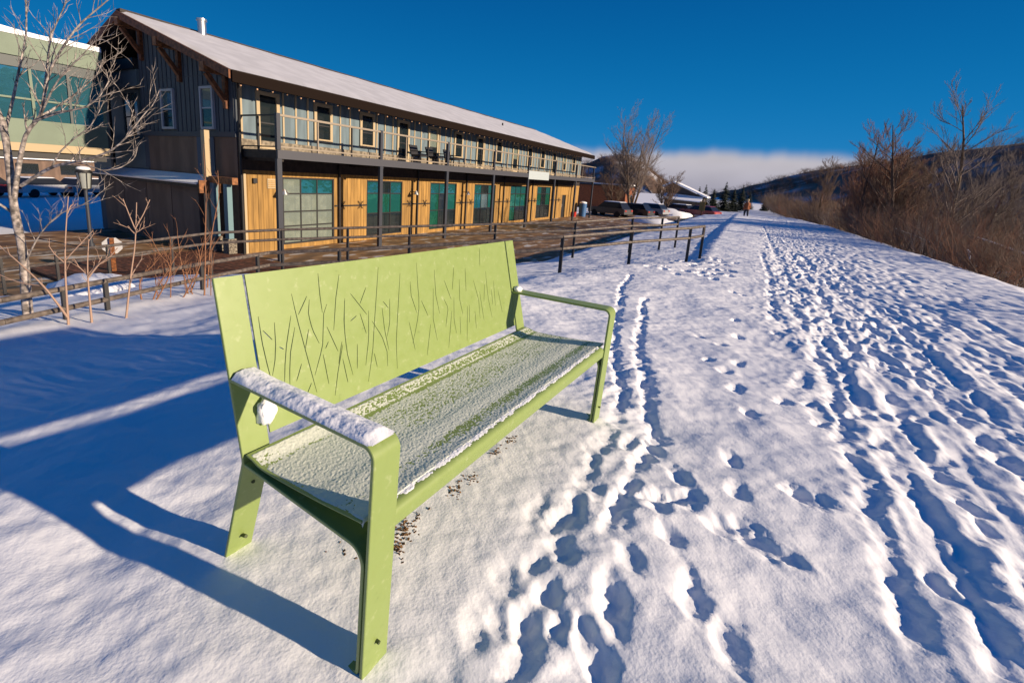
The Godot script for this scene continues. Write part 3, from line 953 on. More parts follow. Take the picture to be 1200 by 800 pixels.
	while x > -22.3:
		var hi := ye + (xe - x) * sl - 0.02 if x > xr else yr - (xr - x) * 0.36 - 0.02
		var w1 := x < -17.15 and x > -18.08
		var w2 := x < -19.75 and x > -20.78
		if w1 or w2:
			bx(gb, "batten", M.slate_dark, Vector3(x - 0.025, 3.98, gz), Vector3(x + 0.025, hi, gz + 0.025))
		else:
			bx(gb, "batten", M.slate_dark, Vector3(x - 0.025, 2.35, gz), Vector3(x + 0.025, hi, gz + 0.025))
		x -= 0.3
	bx(gb, "belt", M.slate_dark, Vector3(-22.4, 2.16, gz), Vector3(-16.0, 2.34, gz + 0.06))
	bx(gb, "panel_seam", M.slate_dark, Vector3(-22.4, 4.28, gz), Vector3(-16.7, 4.31, gz + 0.018))
	for q in [[-20.72, -19.82], [-18.02, -17.2]]:
		window_unit(L, "gable_window", "z", gz + 0.06, q[0], q[1], 2.42, 3.9, 1, [0.5], M.greyframe, [M.glass_dark, M.glass_sky], 0.08, M.blind_dark, 0.03)
	# lower gable: brown infill, blue corner boards
	bx(L, "infill_panel", M.brownpanel, Vector3(-22.0, 0.45, gz - 0.05), Vector3(-18.45, 2.155, gz + 0.02))
	bx(L, "corner_board", M.slateblue, Vector3(-18.44, -2.3, gz - 0.05), Vector3(-17.35, 2.155, gz + 0.04))
	bx(L, "corner_panel", M.brownpanel, Vector3(-17.34, -2.3, gz - 0.05), Vector3(-16.01, 2.155, gz + 0.01))
	# lean-to porch with grey panels
	var po := sub("porch", L)
	for i in 4:
		bx(po, "wall_panel", M["greypanel%d" % (i % 2)], Vector3(-25.0 + i * 1.86, -2.3, -10.04), Vector3(-25.0 + i * 1.86 + 1.82, 0.33, -9.55))
	var pr := Mb.new()
	pr.hexa([Vector3(-25.3, 0.34, -10.02), Vector3(-16.95, 0.34, -10.02), Vector3(-16.95, 0.34, -9.25), Vector3(-25.3, 0.34, -9.25), Vector3(-25.3, 0.72, -10.02), Vector3(-16.95, 0.72, -10.02), Vector3(-16.95, 0.46, -9.25), Vector3(-25.3, 0.46, -9.25)])
	put(pr, "canopy", M.darkwood, po)
	var ps := Mb.new()
	ps.hexa([Vector3(-25.25, 0.723, -10.01), Vector3(-17.1, 0.723, -10.01), Vector3(-17.1, 0.463, -9.24), Vector3(-25.25, 0.463, -9.24), Vector3(-25.25, 0.79, -10.01), Vector3(-17.1, 0.78, -10.01), Vector3(-17.1, 0.52, -9.22), Vector3(-25.25, 0.51, -9.22)])
	put(ps, "canopy_snow", M.snow_far, po)
	bx(po, "canopy_end", M.timber_lit, Vector3(-16.94, 0.18, -10.0), Vector3(-16.86, 0.62, -9.2))
	bx(po, "tie_beam", M.timber_lit, Vector3(-16.9, 0.55, -9.75), Vector3(-15.5, 0.78, -9.55))
	for q in [[-17.15, M.cream, 2.35], [-16.75, M.postblue2, 0.55], [-15.95, M.postblue2, 0.55]]:
		bx(po, "column", q[1], Vector3(q[0] - 0.11, -2.3, -9.74), Vector3(q[0] + 0.11, q[2], -9.56))
		bx(po, "plinth", M.stone, Vector3(q[0] - 0.17, -2.3, -9.80), Vector3(q[0] + 0.17, -1.35, -9.50))
	# recessed link between the lodge and the glazed bridge
	var ln := sub("link", L)
	bx(ln, "link_wall", M.teal_dark, Vector3(-27.5, 0.5, -10.9), Vector3(-22.41, 5.0, -10.46))
	bx(ln, "link_fascia", M.black, Vector3(-27.5, 4.75, -10.455), Vector3(-22.41, 5.15, -9.9))
	bx(ln, "link_soffit", M.teal_dark, Vector3(-27.5, 4.1, -10.455), Vector3(-22.41, 4.74, -10.0))
	bx(ln, "link_post", M.black, Vector3(-25.0, 0.5, -10.0), Vector3(-24.8, 4.1, -9.9))
	bx(ln, "link_sill", M.teal_dark, Vector3(-27.5, 0.5, -10.455), Vector3(-22.41, 2.0, -10.2))
	window_unit(L, "link_window", "z", -10.4, -24.7, -23.2, 2.05, 4.05, 1, [0.45], M.teal_dark, [M.glass_dark, M.glass_sky], 0.12, M.blind_dark, 0.03)

func build_bridge() -> void:
	var x := -22.6
	var B := thing("glazed_bridge", "pale green glazed bridge with snow on its roof joining the lodge", "bridge", Vector3.ZERO)
	var z0 := -8.95
	var z1 := 9.0
	bx(B, "roof_fascia", M.sage, Vector3(x - 6.0, 4.42, z0), Vector3(x, 5.1, z1))
	var m := Mb.new()
	for i in 40:
		var a := lerpf(z0, z1, i / 40.0)
		var c := lerpf(z0, z1, (i + 1) / 40.0)
		var h0 := 5.30 + 0.08 * gn.get_noise_2d(a * 20.0, 5.0)
		var h1 := 5.30 + 0.08 * gn.get_noise_2d(c * 20.0, 5.0)
		m.hexa([Vector3(x - 6, 5.103, a), Vector3(x + 0.03, 5.103, a), Vector3(x + 0.03, 5.103, c), Vector3(x - 6, 5.103, c), Vector3(x - 6, h0, a), Vector3(x - 0.03, h0, a), Vector3(x - 0.03, h1, c), Vector3(x - 6, h1, c)])
	put(m, "roof_snow", M.snow_far, B)
	bx(B, "spandrel", M.sage, Vector3(x - 6.0, 1.53, z0), Vector3(x - 0.02, 2.34, z1))
	bx(B, "lower_trim", M.cream, Vector3(x - 6.0, 1.25, z0 + 0.02), Vector3(x + 0.03, 1.527, z1))
	bx(B, "underside", M.black, Vector3(x - 5.8, 1.0, z0 + 0.1), Vector3(x - 0.1, 1.247, z1))
	bx(B, "head_band", M.darkteal, Vector3(x - 5.9, 4.06, z0), Vector3(x - 0.06, 4.417, z1))
	bx(B, "floor_core", M.blind_dark, Vector3(x - 3.2, 2.343, z0), Vector3(x - 3.0, 4.05, z1))
	var i := 0
	var z := z0
	while z < z1:
		var w := 1.05
		bx(B, "mullion", M.darkteal if i % 2 else M.sage, Vector3(x - 0.16, 2.343, z), Vector3(x - 0.04, 4.057, z + 0.08))
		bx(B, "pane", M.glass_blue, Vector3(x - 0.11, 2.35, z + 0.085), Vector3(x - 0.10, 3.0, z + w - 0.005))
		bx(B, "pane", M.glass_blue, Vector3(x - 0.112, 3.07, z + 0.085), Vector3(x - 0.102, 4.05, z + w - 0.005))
		bx(B, "transom", M.sage, Vector3(x - 0.15, 3.003, z + 0.083), Vector3(x - 0.05, 3.067, z + w - 0.003))
		if i % 3 == 0:
			bx(B, "panel_joint", M.darkteal, Vector3(x - 0.021, 1.54, z), Vector3(x - 0.012, 2.33, z + 0.03))
		z += w
		i += 1
	for zz in [1.0, 6.0]:
		bx(B, "pier", M.black, Vector3(x - 4.4, -2.4, zz), Vector3(x - 3.9, 1.0, zz + 0.5))

# ------------------------------------------------------------------ plants
func grow(m: Mb, p: Vector3, d: Vector3, len: float, r: float, lvl: int, o: Dictionary) -> void:
	var segs: int = o.segs if lvl > 0 else maxi(2, o.segs - 1)
	var pts := PackedVector3Array([p])
	var rad := PackedFloat32Array([r])
	var q := p
	var dd := d
	var tip: float = r * (0.35 if lvl > 0 else 0.25)
	for i in segs:
		dd = (dd + Vector3(rng.randf_range(-1, 1), rng.randf_range(-0.6, 1.0) * o.up, rng.randf_range(-1, 1)) * o.wobble).normalized()
		q += dd * len / segs
		pts.append(q)
		rad.append(lerpf(r, tip, float(i + 1) / segs))
	m.tube(pts, rad, o.sides if lvl >= o.thick else 3)
	if lvl <= 0: return
	var kids: int = o.kids[lvl]
	for k in kids:
		var t: float = lerpf(o.from, 1.0, (k + rng.randf()) / kids)
		var i := mini(int(t * segs), segs - 1)
		var at := pts[i].lerp(pts[i + 1], t * segs - i)
		var fwd := (pts[i + 1] - pts[i]).normalized()
		var s := fwd.cross(Vector3(rng.randf_range(-1, 1), rng.randf_range(-1, 1), rng.randf_range(-1, 1))).normalized()
		var nd: Vector3 = (fwd * o.lean + s * (1.0 - o.lean) + Vector3.UP * o.lift).normalized()
		grow(m, at, nd, len * o.shrink * rng.randf_range(0.65, 1.15) * (1.15 - 0.5 * t), maxf(lerpf(r, tip, t) * o.thin, o.rmin), lvl - 1, o)

func limb(m: Mb, pts: Array, r0: float, r1: float, sides: int, twigs: int, o: Dictionary, tl := 0.35) -> void:
	var c := Curve3D.new()
	for i in pts.size():
		var tg: Vector3 = (pts[mini(i + 1, pts.size() - 1)] - pts[maxi(i - 1, 0)]) / 6.0
		c.add_point(pts[i], -tg, tg)
	var L := c.get_baked_length()
	var n := maxi(6, pts.size() * 3)
	var v := PackedVector3Array()
	var rr := PackedFloat32Array()
	for i in n + 1:
		v.append(c.sample_baked(L * i / n))
		rr.append(lerpf(r0, r1, pow(float(i) / n, 0.8)) * rng.randf_range(0.95, 1.05))
	m.tube(v, rr, sides)
	for k in twigs:
		var t := lerpf(0.25, 1.0, (k + rng.randf()) / twigs)
		var at := c.sample_baked(L * t)
		var fwd := (c.sample_baked(minf(L * t + 0.03, L)) - c.sample_baked(maxf(L * t - 0.03, 0.0))).normalized()
		var s := fwd.cross(Vector3(rng.randf_range(-1, 1), rng.randf_range(-1, 1), rng.randf_range(-1, 1))).normalized()
		grow(m, at, (fwd * 0.6 + s * 0.6 + Vector3.UP * 0.35).normalized(), tl * rng.randf_range(0.5, 1.3), maxf(lerpf(r0, r1, t) * 0.5, 0.0035), 1, o)

func V(x: float, y: float, z: float) -> Vector3:
	return Vector3(x, y, z)

func shift(lines: Array, o: Vector3) -> Array:
	var out := []
	for l in lines:
		var q := []
		for p in l: q.append(p - o)
		out.append(q)
	return out

func build_aspen() -> void:
	rng.seed = 21
	var o := {"segs": 3, "wobble": 0.22, "up": 0.7, "sides": 4, "thick": 1, "kids": [0, 3, 4], "from": 0.25, "lean": 0.55, "lift": 0.25, "shrink": 0.55, "thin": 0.55, "rmin": 0.003}
	var at := V(-7.25, -0.72, -1.90)
	var t := thing("bare_tree", "pale-barked bare tree with upcurved limbs behind the handrail", "tree", at)
	var trunk := Mb.new()
	var tr := [V(-7.25, -0.85, -1.90), V(-7.28, -0.45, -1.91), V(-7.41, 0.07, -1.97), V(-7.58, 0.61, -1.99), V(-7.70, 1.08, -2.03), V(-7.84, 1.54, -2.06), V(-8.03, 1.92, -2.04), V(-8.24, 2.51, -2.05), V(-8.37, 3.3, -2.11)]
	limb(trunk, shift([tr], at)[0], 0.055, 0.024, 10, 0, o)
	put(trunk, "trunk", M.bark_pale, t)
	var limbs := [
		[V(-7.60,0.70,-2.00),V(-7.54,1.08,-2.06),V(-7.46,1.50,-2.15),V(-7.28,1.68,-2.23),V(-7.20,1.94,-2.27),V(-7.18,2.23,-2.35),V(-6.88,2.65,-2.50),V(-6.66,2.95,-2.70),V(-6.44,3.20,-2.87)],
		[V(-7.56,0.88,-2.07),V(-7.14,1.12,-2.24),V(-6.73,1.22,-2.38),V(-6.39,1.35,-2.54),V(-6.18,1.56,-2.65),V(-6.08,1.76,-2.75),V(-6.00,1.89,-2.83),V(-5.97,2.04,-2.88)],
		[V(-6.73,1.20,-2.38),V(-6.50,1.12,-2.49),V(-6.40,1.16,-2.61),V(-6.32,1.29,-2.74),V(-6.31,1.41,-2.77)],
		[V(-6.39,1.35,-2.54),V(-6.26,1.52,-2.65),V(-6.25,1.71,-2.70),V(-6.24,1.82,-2.73)],
		[V(-7.33,1.63,-2.19),V(-7.02,1.74,-2.33),V(-6.78,1.82,-2.49),V(-6.65,1.96,-2.59),V(-6.59,2.12,-2.66),V(-6.64,2.25,-2.66)],
		[V(-7.28,1.68,-2.23),V(-7.26,1.88,-2.46),V(-7.20,2.10,-2.66),V(-7.09,2.26,-2.76),V(-7.07,2.42,-2.81)],
		[V(-7.82,1.49,-2.06),V(-7.93,1.85,-2.19),V(-8.06,2.27,-2.33),V(-8.05,2.69,-2.43),V(-8.12,3.10,-2.49),V(-8.29,3.55,-2.61)],
		[V(-7.20,1.94,-2.27),V(-7.37,2.34,-2.39),V(-7.51,2.66,-2.50),V(-7.41,3.06,-2.64),V(-7.44,3.36,-2.70)],
		[V(-7.38,-0.03,-1.96),V(-7.15,0.34,-2.06),V(-6.85,0.61,-2.17),V(-6.65,0.72,-2.31),V(-6.52,0.83,-2.41)],
		[V(-7.28,1.68,-2.23),V(-6.97,2.07,-2.32),V(-6.61,2.40,-2.48),V(-6.51,2.55,-2.57),V(-6.40,2.51,-2.62)],
		[V(-7.58,0.55,-1.99),V(-7.9,0.8,-1.8),V(-8.2,1.1,-1.7),V(-8.5,1.6,-1.6)],
		[V(-7.14,1.12,-2.24),V(-7.05,1.3,-2.3),V(-6.86,1.5,-2.42),V(-6.72,1.62,-2.5),V(-6.6,1.9,-2.6)]]
	var rs := [0.036, 0.026, 0.011, 0.012, 0.02, 0.017, 0.024, 0.018, 0.013, 0.016, 0.02, 0.013]
	var tw := [26, 14, 5, 6, 16, 14, 20, 16, 13, 15, 10, 11]
	var li := shift(limbs, at)
	for i in li.size():
		var m := Mb.new()
		limb(m, li[i], rs[i] * 0.85, 0.004, 7, tw[i], o, 0.36)
		put(m, "limb", M.bark_pale, t)

func build_saplings() -> void:
	rng.seed = 33
	var o := {"segs": 3, "wobble": 0.12, "up": 0.8, "sides": 4, "thick": 1, "kids": [0, 1, 3], "from": 0.3, "lean": 0.6, "lift": 0.2, "shrink": 0.5, "thin": 0.6, "rmin": 0.003}
	var sh := {
	"leafless sapling with one long stem leaning over the handrail": [[V(-6.11,-0.52,-1.90),V(-6.19,0.05,-1.95),V(-6.24,0.41,-2.00),V(-6.29,0.85,-2.08)],
[V(-6.11,-0.40,-1.90),V(-6.20,-0.10,-1.79),V(-6.42,0.10,-1.71),V(-6.64,0.27,-1.63),V(-6.82,0.42,-1.56)],
[V(-6.21,0.19,-1.97),V(-6.12,0.33,-2.05),V(-6.01,0.51,-2.16)],
[V(-6.21,0.16,-1.96),V(-6.31,0.24,-1.92),V(-6.38,0.33,-1.90)],
[V(-6.24,-0.06,-1.78),V(-6.44,-0.05,-1.67),V(-6.64,0.02,-1.57)],
[V(-6.27,0.67,-2.05),V(-6.25,0.76,-2.08),V(-6.22,0.78,-2.10)]],
	"short leafless sapling with low spreading forks beside the handrail": [[V(-6.02,-0.5,-2.07),V(-6.09,-0.05,-2.10),V(-6.13,0.18,-2.13),V(-6.16,0.40,-2.17)],
[V(-6.10,-0.00,-2.11),V(-6.02,0.14,-2.18),V(-5.92,0.24,-2.26),V(-5.87,0.33,-2.31)],
[V(-6.11,0.02,-2.11),V(-6.20,0.11,-2.07),V(-6.24,0.17,-2.06)],
[V(-6.10,0.03,-2.11),V(-6.03,0.16,-2.19),V(-6.00,0.23,-2.21)]],
	"straight leafless sapling topped by three prongs like a trident": [[V(-5.94,-0.52,-2.35),V(-5.93,-0.02,-2.43),V(-5.94,0.31,-2.50),V(-5.97,0.54,-2.54),V(-6.00,0.80,-2.58)],
[V(-5.97,0.51,-2.53),V(-6.06,0.67,-2.52),V(-6.14,0.83,-2.51)],
[V(-5.97,0.51,-2.53),V(-5.91,0.68,-2.60),V(-5.88,0.84,-2.66)],
[V(-5.97,0.46,-2.52),V(-5.92,0.50,-2.56),V(-5.88,0.55,-2.59)],
[V(-5.97,0.46,-2.52),V(-6.03,0.51,-2.50),V(-6.05,0.53,-2.49)],
[V(-5.93,0.00,-2.44),V(-5.89,0.10,-2.48),V(-5.85,0.19,-2.52)]],
	"tall thin reddish shrub rising higher than the lodge porch columns": [[V(-6.60,-0.75,-3.57),V(-6.64,-0.14,-3.64),V(-6.71,0.33,-3.71),V(-6.79,0.87,-3.79),V(-6.90,1.42,-3.85)],
[V(-6.52,-0.75,-3.62),V(-6.59,-0.02,-3.70),V(-6.59,0.16,-3.74)],
[V(-6.77,-0.75,-3.48),V(-6.92,-0.19,-3.47),V(-7.00,0.07,-3.49),V(-7.04,0.24,-3.50)],
[V(-6.70,-0.76,-3.52),V(-6.83,-0.33,-3.49),V(-6.90,-0.16,-3.49)],
[V(-7.12,-0.75,-3.9),V(-7.22,0.06,-4.06),V(-7.43,0.49,-4.28),V(-7.52,0.75,-4.40),V(-7.60,1.16,-4.45)]],
	"low tangled reddish shrub against the handrail rails": [[V(-6.84,-0.75,-2.97),V(-6.74,-0.37,-3.07),V(-6.66,-0.17,-3.16),V(-6.60,0.03,-3.24)],
[V(-6.84,-0.75,-2.97),V(-6.62,-0.17,-3.18),V(-6.77,0.02,-3.14),V(-6.91,0.24,-3.11)],
[V(-6.9,-0.75,-2.95),V(-6.96,-0.33,-2.95),V(-6.85,-0.12,-3.06),V(-6.75,0.06,-3.16)],
[V(-6.75,-0.75,-3.20),V(-6.76,0.01,-3.26),V(-6.81,0.26,-3.29)],
[V(-6.8,-0.75,-3.1),V(-7.1,-0.3,-3.2),V(-7.15,0.0,-3.25)],
[V(-6.8,-0.75,-3.3),V(-6.6,-0.4,-3.4),V(-6.5,-0.1,-3.5),V(-6.55,0.15,-3.5)],
[V(-6.8,-0.75,-3.4),V(-7.0,-0.4,-3.7),V(-7.2,-0.1,-3.9),V(-7.2,0.1,-3.95)]]}
	var n := 0
	for label in sh:
		var at: Vector3 = sh[label][0][0]
		at.y += 0.05
		var t := thing("sapling", label, "shrub", at, "leafless saplings by the handrail")
		var li := shift(sh[label], at)
		for i in li.size():
			var m := Mb.new()
			var main: bool = i == 0 or li[i].size() > 3
			limb(m, li[i], 0.013 if main else 0.0075, 0.004, 6, 9 if n >= 3 else 3, o, 0.26 if n >= 3 else 0.12)
			put(m, "stem", M.twig_red if n >= 3 else M.twig_pale, t)
		n += 1

func shrub_mesh(sd: int, h: float, stems: int, spread: float) -> ArrayMesh:
	rng.seed = sd
	var o := {"segs": 4, "wobble": 0.3, "up": 0.45, "sides": 3, "thick": 5, "kids": [0, 5, 8], "from": 0.25, "lean": 0.6, "lift": 0.3, "shrink": 0.42, "thin": 0.5, "rmin": 0.004}
	var m := Mb.new()
	for k in stems:
		var a := rng.randf() * TAU
		var s := spread * sqrt(rng.randf())
		var d := Vector3(cos(a) * s, 1.0, sin(a) * s).normalized()
		grow(m, Vector3(cos(a), 0, sin(a)) * rng.randf() * 0.25 * h * spread, d, h * rng.randf_range(0.6, 1.0), 0.012 * h / 2.0, 2, o)
	return m.mesh()

func tall_tree(called: String, label: String, at: Vector3, h: float, sd: int, stems: int, spread: float, bark: Material, twig: Material, group: String, rtrunk: float) -> void:
	rng.seed = sd
	var t := thing(called, label, "tree", at, group)
	var trunk := Mb.new()
	var crown := Mb.new()
	for s in stems:
		var a := rng.randf() * TAU
		var d := Vector3(cos(a) * spread, 1.0, sin(a) * spread).normalized()
		var pts := [Vector3(0, -0.4, 0)]
		var p := Vector3(cos(a), 0, sin(a)) * (0.15 if stems > 1 else 0.0)
		var hh := h * (1.0 if s == 0 else rng.randf_range(0.7, 0.95))
		for i in 7:
			pts.append(p)
			d = (d + Vector3(rng.randf_range(-1, 1), 0.35, rng.randf_range(-1, 1)) * 0.13).normalized()
			p += d * hh / 6.0
		var rt := rtrunk * (1.0 if s == 0 else 0.7)
		var c := Curve3D.new()
		for q in pts: c.add_point(q)
		var L := c.get_baked_length()
		var v := PackedVector3Array()
		var rr := PackedFloat32Array()
		for i in 13:
			v.append(c.sample_baked(L * i / 12.0))
			rr.append(lerpf(rt, 0.02, pow(i / 12.0, 0.85)))
		trunk.tube(v, rr, 7)
		var o := {"segs": 4, "wobble": 0.17, "up": 0.9, "sides": 3, "thick": 2, "kids": [0, 11, 9, 9], "from": 0.12, "lean": 0.62, "lift": 0.28, "shrink": 0.48, "thin": 0.5, "rmin": 0.006}
		for k in 22:
			var f := lerpf(0.22, 0.98, (k + rng.randf()) / 22.0)
			var dirn := Vector3(rng.randf_range(-1, 1), 0.0, rng.randf_range(-1, 1)).normalized()
			grow(crown, c.sample_baked(L * f), (dirn + Vector3.UP * rng.randf_range(0.7, 1.5)).normalized(), hh * lerpf(0.42, 0.16, f) * rng.randf_range(0.7, 1.15), maxf(lerpf(rt, 0.02, f) * 0.45, 0.012), 2, o)
	put(trunk, "trunk", bark, t)
	put(crown, "crown", twig, t)

func conifer_mesh(sd: int, h: float, r: float) -> ArrayMesh:
	rng.seed = sd
	var m := Mb.new()
	var y := 0.06 * h
	while y < h * 0.98:
		var f := 1.0 - y / h
		var n := int(10 + 22 * f)
		for k in n:
			var a := rng.randf() * TAU
			var l := r * (f * 0.95 + 0.06) * rng.randf_range(0.65, 1.1)
			var d := Vector3(cos(a), 0, sin(a))
			var s := Vector3(-sin(a), 0, cos(a))
			var p := Vector3(0, y + rng.randf_range(-0.1, 0.1), 0)
			for e in 4:
				var b := p + d * l * (e / 4.0) + Vector3(0, -0.1 * l * e / 4.0, 0)
				var c := p + d * l * ((e + 1.3) / 4.0) + Vector3(0, -0.16 * l * (e + 1) / 4.0 + rng.randf_range(-0.05, 0.1), 0)
				var w := l * 0.24 * (1.1 - e / 4.5)
				m.quad(b - s * w, c - s * w * 0.4 - Vector3(0, 0.12, 0), c + s * w * 0.4 - Vector3(0, 0.12, 0), b + s * w)
		y += 0.045 * h
	return m.mesh()

func build_far_plants() -> void:
	# thicket on the creek bank
	var vars := []
	for i in 6: vars.append(shrub_mesh(100 + i, 2.6, 13, [0.6, 1.1, 0.9, 1.3, 0.75, 1.0][i]))
	var spots := []
	rng.seed = 55
	var pts := []
	for k in 760:
		var z := -11.0 - 105.0 * pow(rng.randf(), 1.15)
		var near := 5.4 + clampf((-z - 40.0) * -0.06, -3.4, 0.0)
		var x := near + 17.0 * pow(rng.randf(), 1.4) + (1.2 if z > -16.0 else 0.0)
		pts.append([Vector3(x, 0, z), rng.randf_range(0.55, 1.05) * (1.0 + 0.45 * smoothstep(6.0, 16.0, x) + 0.25 * smoothstep(-40.0, -70.0, z)), rng.randf() * TAU, rng.randi_range(0, 5), rng.randf()])
	for k in 70: # the same thicket goes on along the near stretch of the path
		pts.append([Vector3(rng.randf_range(5.3, 10.0), 0, rng.randf_range(-12.0, -1.0)), rng.randf_range(0.5, 0.85), rng.randf() * TAU, rng.randi_range(0, 5), 0.3])
	pts.sort_custom(func(a, b): return (a[0].length() if a[0].z < -12.0 else 400.0) < (b[0].length() if b[0].z < -12.0 else 400.0))
	var mm := {}
	var i := 0
	var words := ["small", "large", "dense", "spindly", "low", "tall"]
	for p in pts:
		var at: Vector3 = p[0]
		at.y = land(at.x, at.z) - 0.1
		var twm: Material = [M.twig_brown, M.twig_rust, M.twig_grey][p[3] % 3]
		if i < 46:
			var o := put(vars[p[3]], "creek_shrub", twm, null, at)
			o.scale = Vector3(p[1], p[1] * 0.72, p[1])
			o.rotation.y = p[2]
			tag(o, "leafless %s shrub in the thicket along the snowy path" % ["brown", "rust-coloured", "grey"][p[3] % 3], "shrub", "%s thicket shrubs along the path" % ["brown", "rust-coloured", "grey"][p[3] % 3])
		else:
			if not mm.has(p[3]): mm[p[3]] = []
			mm[p[3]].append(Transform3D(Basis(Vector3.UP, p[2]).scaled(Vector3(p[1], p[1] * lerpf(0.72, 1.25, p[4]), p[1])), at))
		i += 1
	for k in mm:
		var q := MultiMesh.new()
		q.transform_format = MultiMesh.TRANSFORM_3D
		q.mesh = vars[k]
		q.instance_count = mm[k].size()
		for j in mm[k].size(): q.set_instance_transform(j, mm[k][j])
		var o := MultiMeshInstance3D.new()
		o.multimesh = q
		o.material_override = [M.twig_brown, M.twig_rust, M.twig_grey, M.twig_brown, M.twig_straw, M.twig_grey][k]
		o.name = numbered("undergrowth")
		add_child(o)
		tag(o, "tangled %s undergrowth massed behind the path-side shrubs" % ["brown", "rust-coloured", "grey", "umber", "straw-coloured", "ashen"][k], "undergrowth", "creek undergrowth", "stuff")
	# bare trees over the thicket
	tall_tree("creek_tree", "tall bare tree with one sunlit slender trunk above the thicket", V(8.6, -2.4, -33.0), 8.7, 301, 1, 0.05, M.bark_tan, M.twig_grey, "bare trees over the thicket", 0.17)
	tall_tree("creek_tree", "bare tree with two upright leaders above the thicket", V(6.9, -2.2, -34.6), 7.8, 302, 2, 0.12, M.bark_dark, M.twig_brown, "bare trees over the thicket", 0.16)
	tall_tree("creek_tree", "broad bushy bare tree with many stems above the thicket", V(5.9, -2.0, -36.2), 7.2, 303, 5, 0.3, M.bark_dark, M.twig_rust, "bare trees over the thicket", 0.12)
	tall_tree("creek_tree", "wide many-stemmed bare tree in the middle of the thicket", V(7.6, -2.2, -38.5), 7.0, 304, 5, 0.32, M.bark_dark, M.twig_brown, "bare trees over the thicket", 0.12)
	tall_tree("creek_tree", "small bare tree where the thicket meets the low cloud", V(5.2, -1.6, -56.0), 6.6, 305, 2, 0.15, M.bark_dark, M.twig_brown, "bare trees over the thicket", 0.1)
	tall_tree("creek_tree", "bare tree with thin grey crown deep in the thicket", V(11.8, -2.4, -37.0), 6.0, 306, 3, 0.2, M.bark_dark, M.twig_grey, "bare trees over the thicket", 0.12)
	tall_tree("creek_tree", "crooked bare tree beyond the fallen snowy trunk", V(10.6, -2.3, -24.5), 5.6, 307, 2, 0.25, M.bark_dark, M.twig_brown, "bare trees over the thicket", 0.1)
	tall_tree("creek_tree", "bare tree at the frame of the hillside behind the thicket", V(13.6, -2.3, -29.0), 4.8, 308, 2, 0.2, M.bark_dark, M.twig_grey, "bare trees over the thicket", 0.1)
	tall_tree("creek_tree", "dense bare tree with a rounded crown of red-brown twigs", V(7.0, -2.2, -43.0), 6.6, 314, 5, 0.34, M.bark_dark, M.twig_rust, "bare trees over the thicket", 0.12)
	tall_tree("creek_tree", "low bare tree with a flat spread of brown twigs", V(9.4, -2.3, -41.0), 5.8, 315, 5, 0.45, M.bark_dark, M.twig_brown, "bare trees over the thicket", 0.12)
	tall_tree("creek_tree", "grey bare tree with many thin leaders behind the thicket", V(10.2, -2.3, -35.0), 6.4, 316, 4, 0.3, M.bark_grey, M.twig_grey, "bare trees over the thicket", 0.11)
	# fallen trunk with snow on it
	var ft := thing("fallen_trunk", "fallen grey trunk lying snowy across the thicket", "tree trunk", V(9.0, -1.0, -22.0))
	var fm := Mb.new()
	fm.tube(PackedVector3Array([V(-2.2, 1.3, -1.5), V(-0.8, 0.75, -0.4), V(1.0, 0.35, 1.0), V(3.0, 0.0, 2.2)]), PackedFloat32Array([0.04, 0.08, 0.11, 0.13]), 8)
	put(fm, "trunk", M.bark_grey, ft)
	var fs := Mb.new()
	fs.tube(PackedVector3Array([V(-2.0, 1.3, -1.36), V(-0.8, 0.83, -0.4), V(1.0, 0.45, 1.0), V(2.8, 0.15, 2.1)]), PackedFloat32Array([0.02, 0.05, 0.07, 0.07]), 7)
	put(fs, "snow_cover", M.snow_far, ft)
	rng.seed = 77
	for k in 9:
		var p := V(rng.randf_range(5.6, 10.0), 0, rng.randf_range(-32.0, -15.0))
		p.y = land(p.x, p.z) + rng.randf_range(0.2, 0.7)
		var sbn := thing("snowy_branch", "grey dead branch dusted with snow leaning in the creek thicket", "branch", p, "snowy dead branches in the thicket")
		var d := V(rng.randf_range(-0.6, 1.0), rng.randf_range(-0.1, 0.45), rng.randf_range(-1.0, 1.0)).normalized() * rng.randf_range(0.8, 1.6)
		var bm := Mb.new()
		bm.tube(PackedVector3Array([-d, V(0, 0.08, 0), d]), PackedFloat32Array([0.05, 0.04, 0.015]), 6)
		put(bm, "limb", M.bark_grey, sbn)
		var sm := Mb.new()
		sm.tube(PackedVector3Array([-d + V(0, 0.04, 0), V(0, 0.115, 0), d * 0.9 + V(0, 0.03, 0)]), PackedFloat32Array([0.03, 0.035, 0.012]), 6)
		put(sm, "snow_cover", M.snow_far, sbn)
	# big tree beyond the lodge
	tall_tree("bare_tree", "big spreading bare tree rising beyond the end of the lodge", V(-14.1, -2.2, -62.0), 13.0, 311, 6, 0.26, M.bark_tan, M.twig_grey, "", 0.24)
	tall_tree("bare_tree", "low bare tree beside the brick building beyond the lodge", V(-17.5, -2.2, -66.0), 6.5, 312, 4, 0.35, M.bark_dark, M.twig_brown, "", 0.14)
	tall_tree("bare_tree", "bushy bare tree in front of the snow-roofed house", V(-12.6, -2.2, -78.0), 6.0, 313, 5, 0.4, M.bark_dark, M.twig_brown, "", 0.14)
	# conifers past the house and at the end of the path
	var cv := [conifer_mesh(401, 7.5, 2.1), conifer_mesh(402, 6.0, 1.9)]
	var cs := [[-9.0, -100, 0.7], [-7.3, -98, 0.75], [-5.6, -101, 0.8], [-4.2, -104, 0.8], [-3.0, -112, 0.75], [-10.5, -104, 0.8], [-1.8, -126, 0.6], [1.5, -122, 0.6], [3.6, -118, 0.6]]
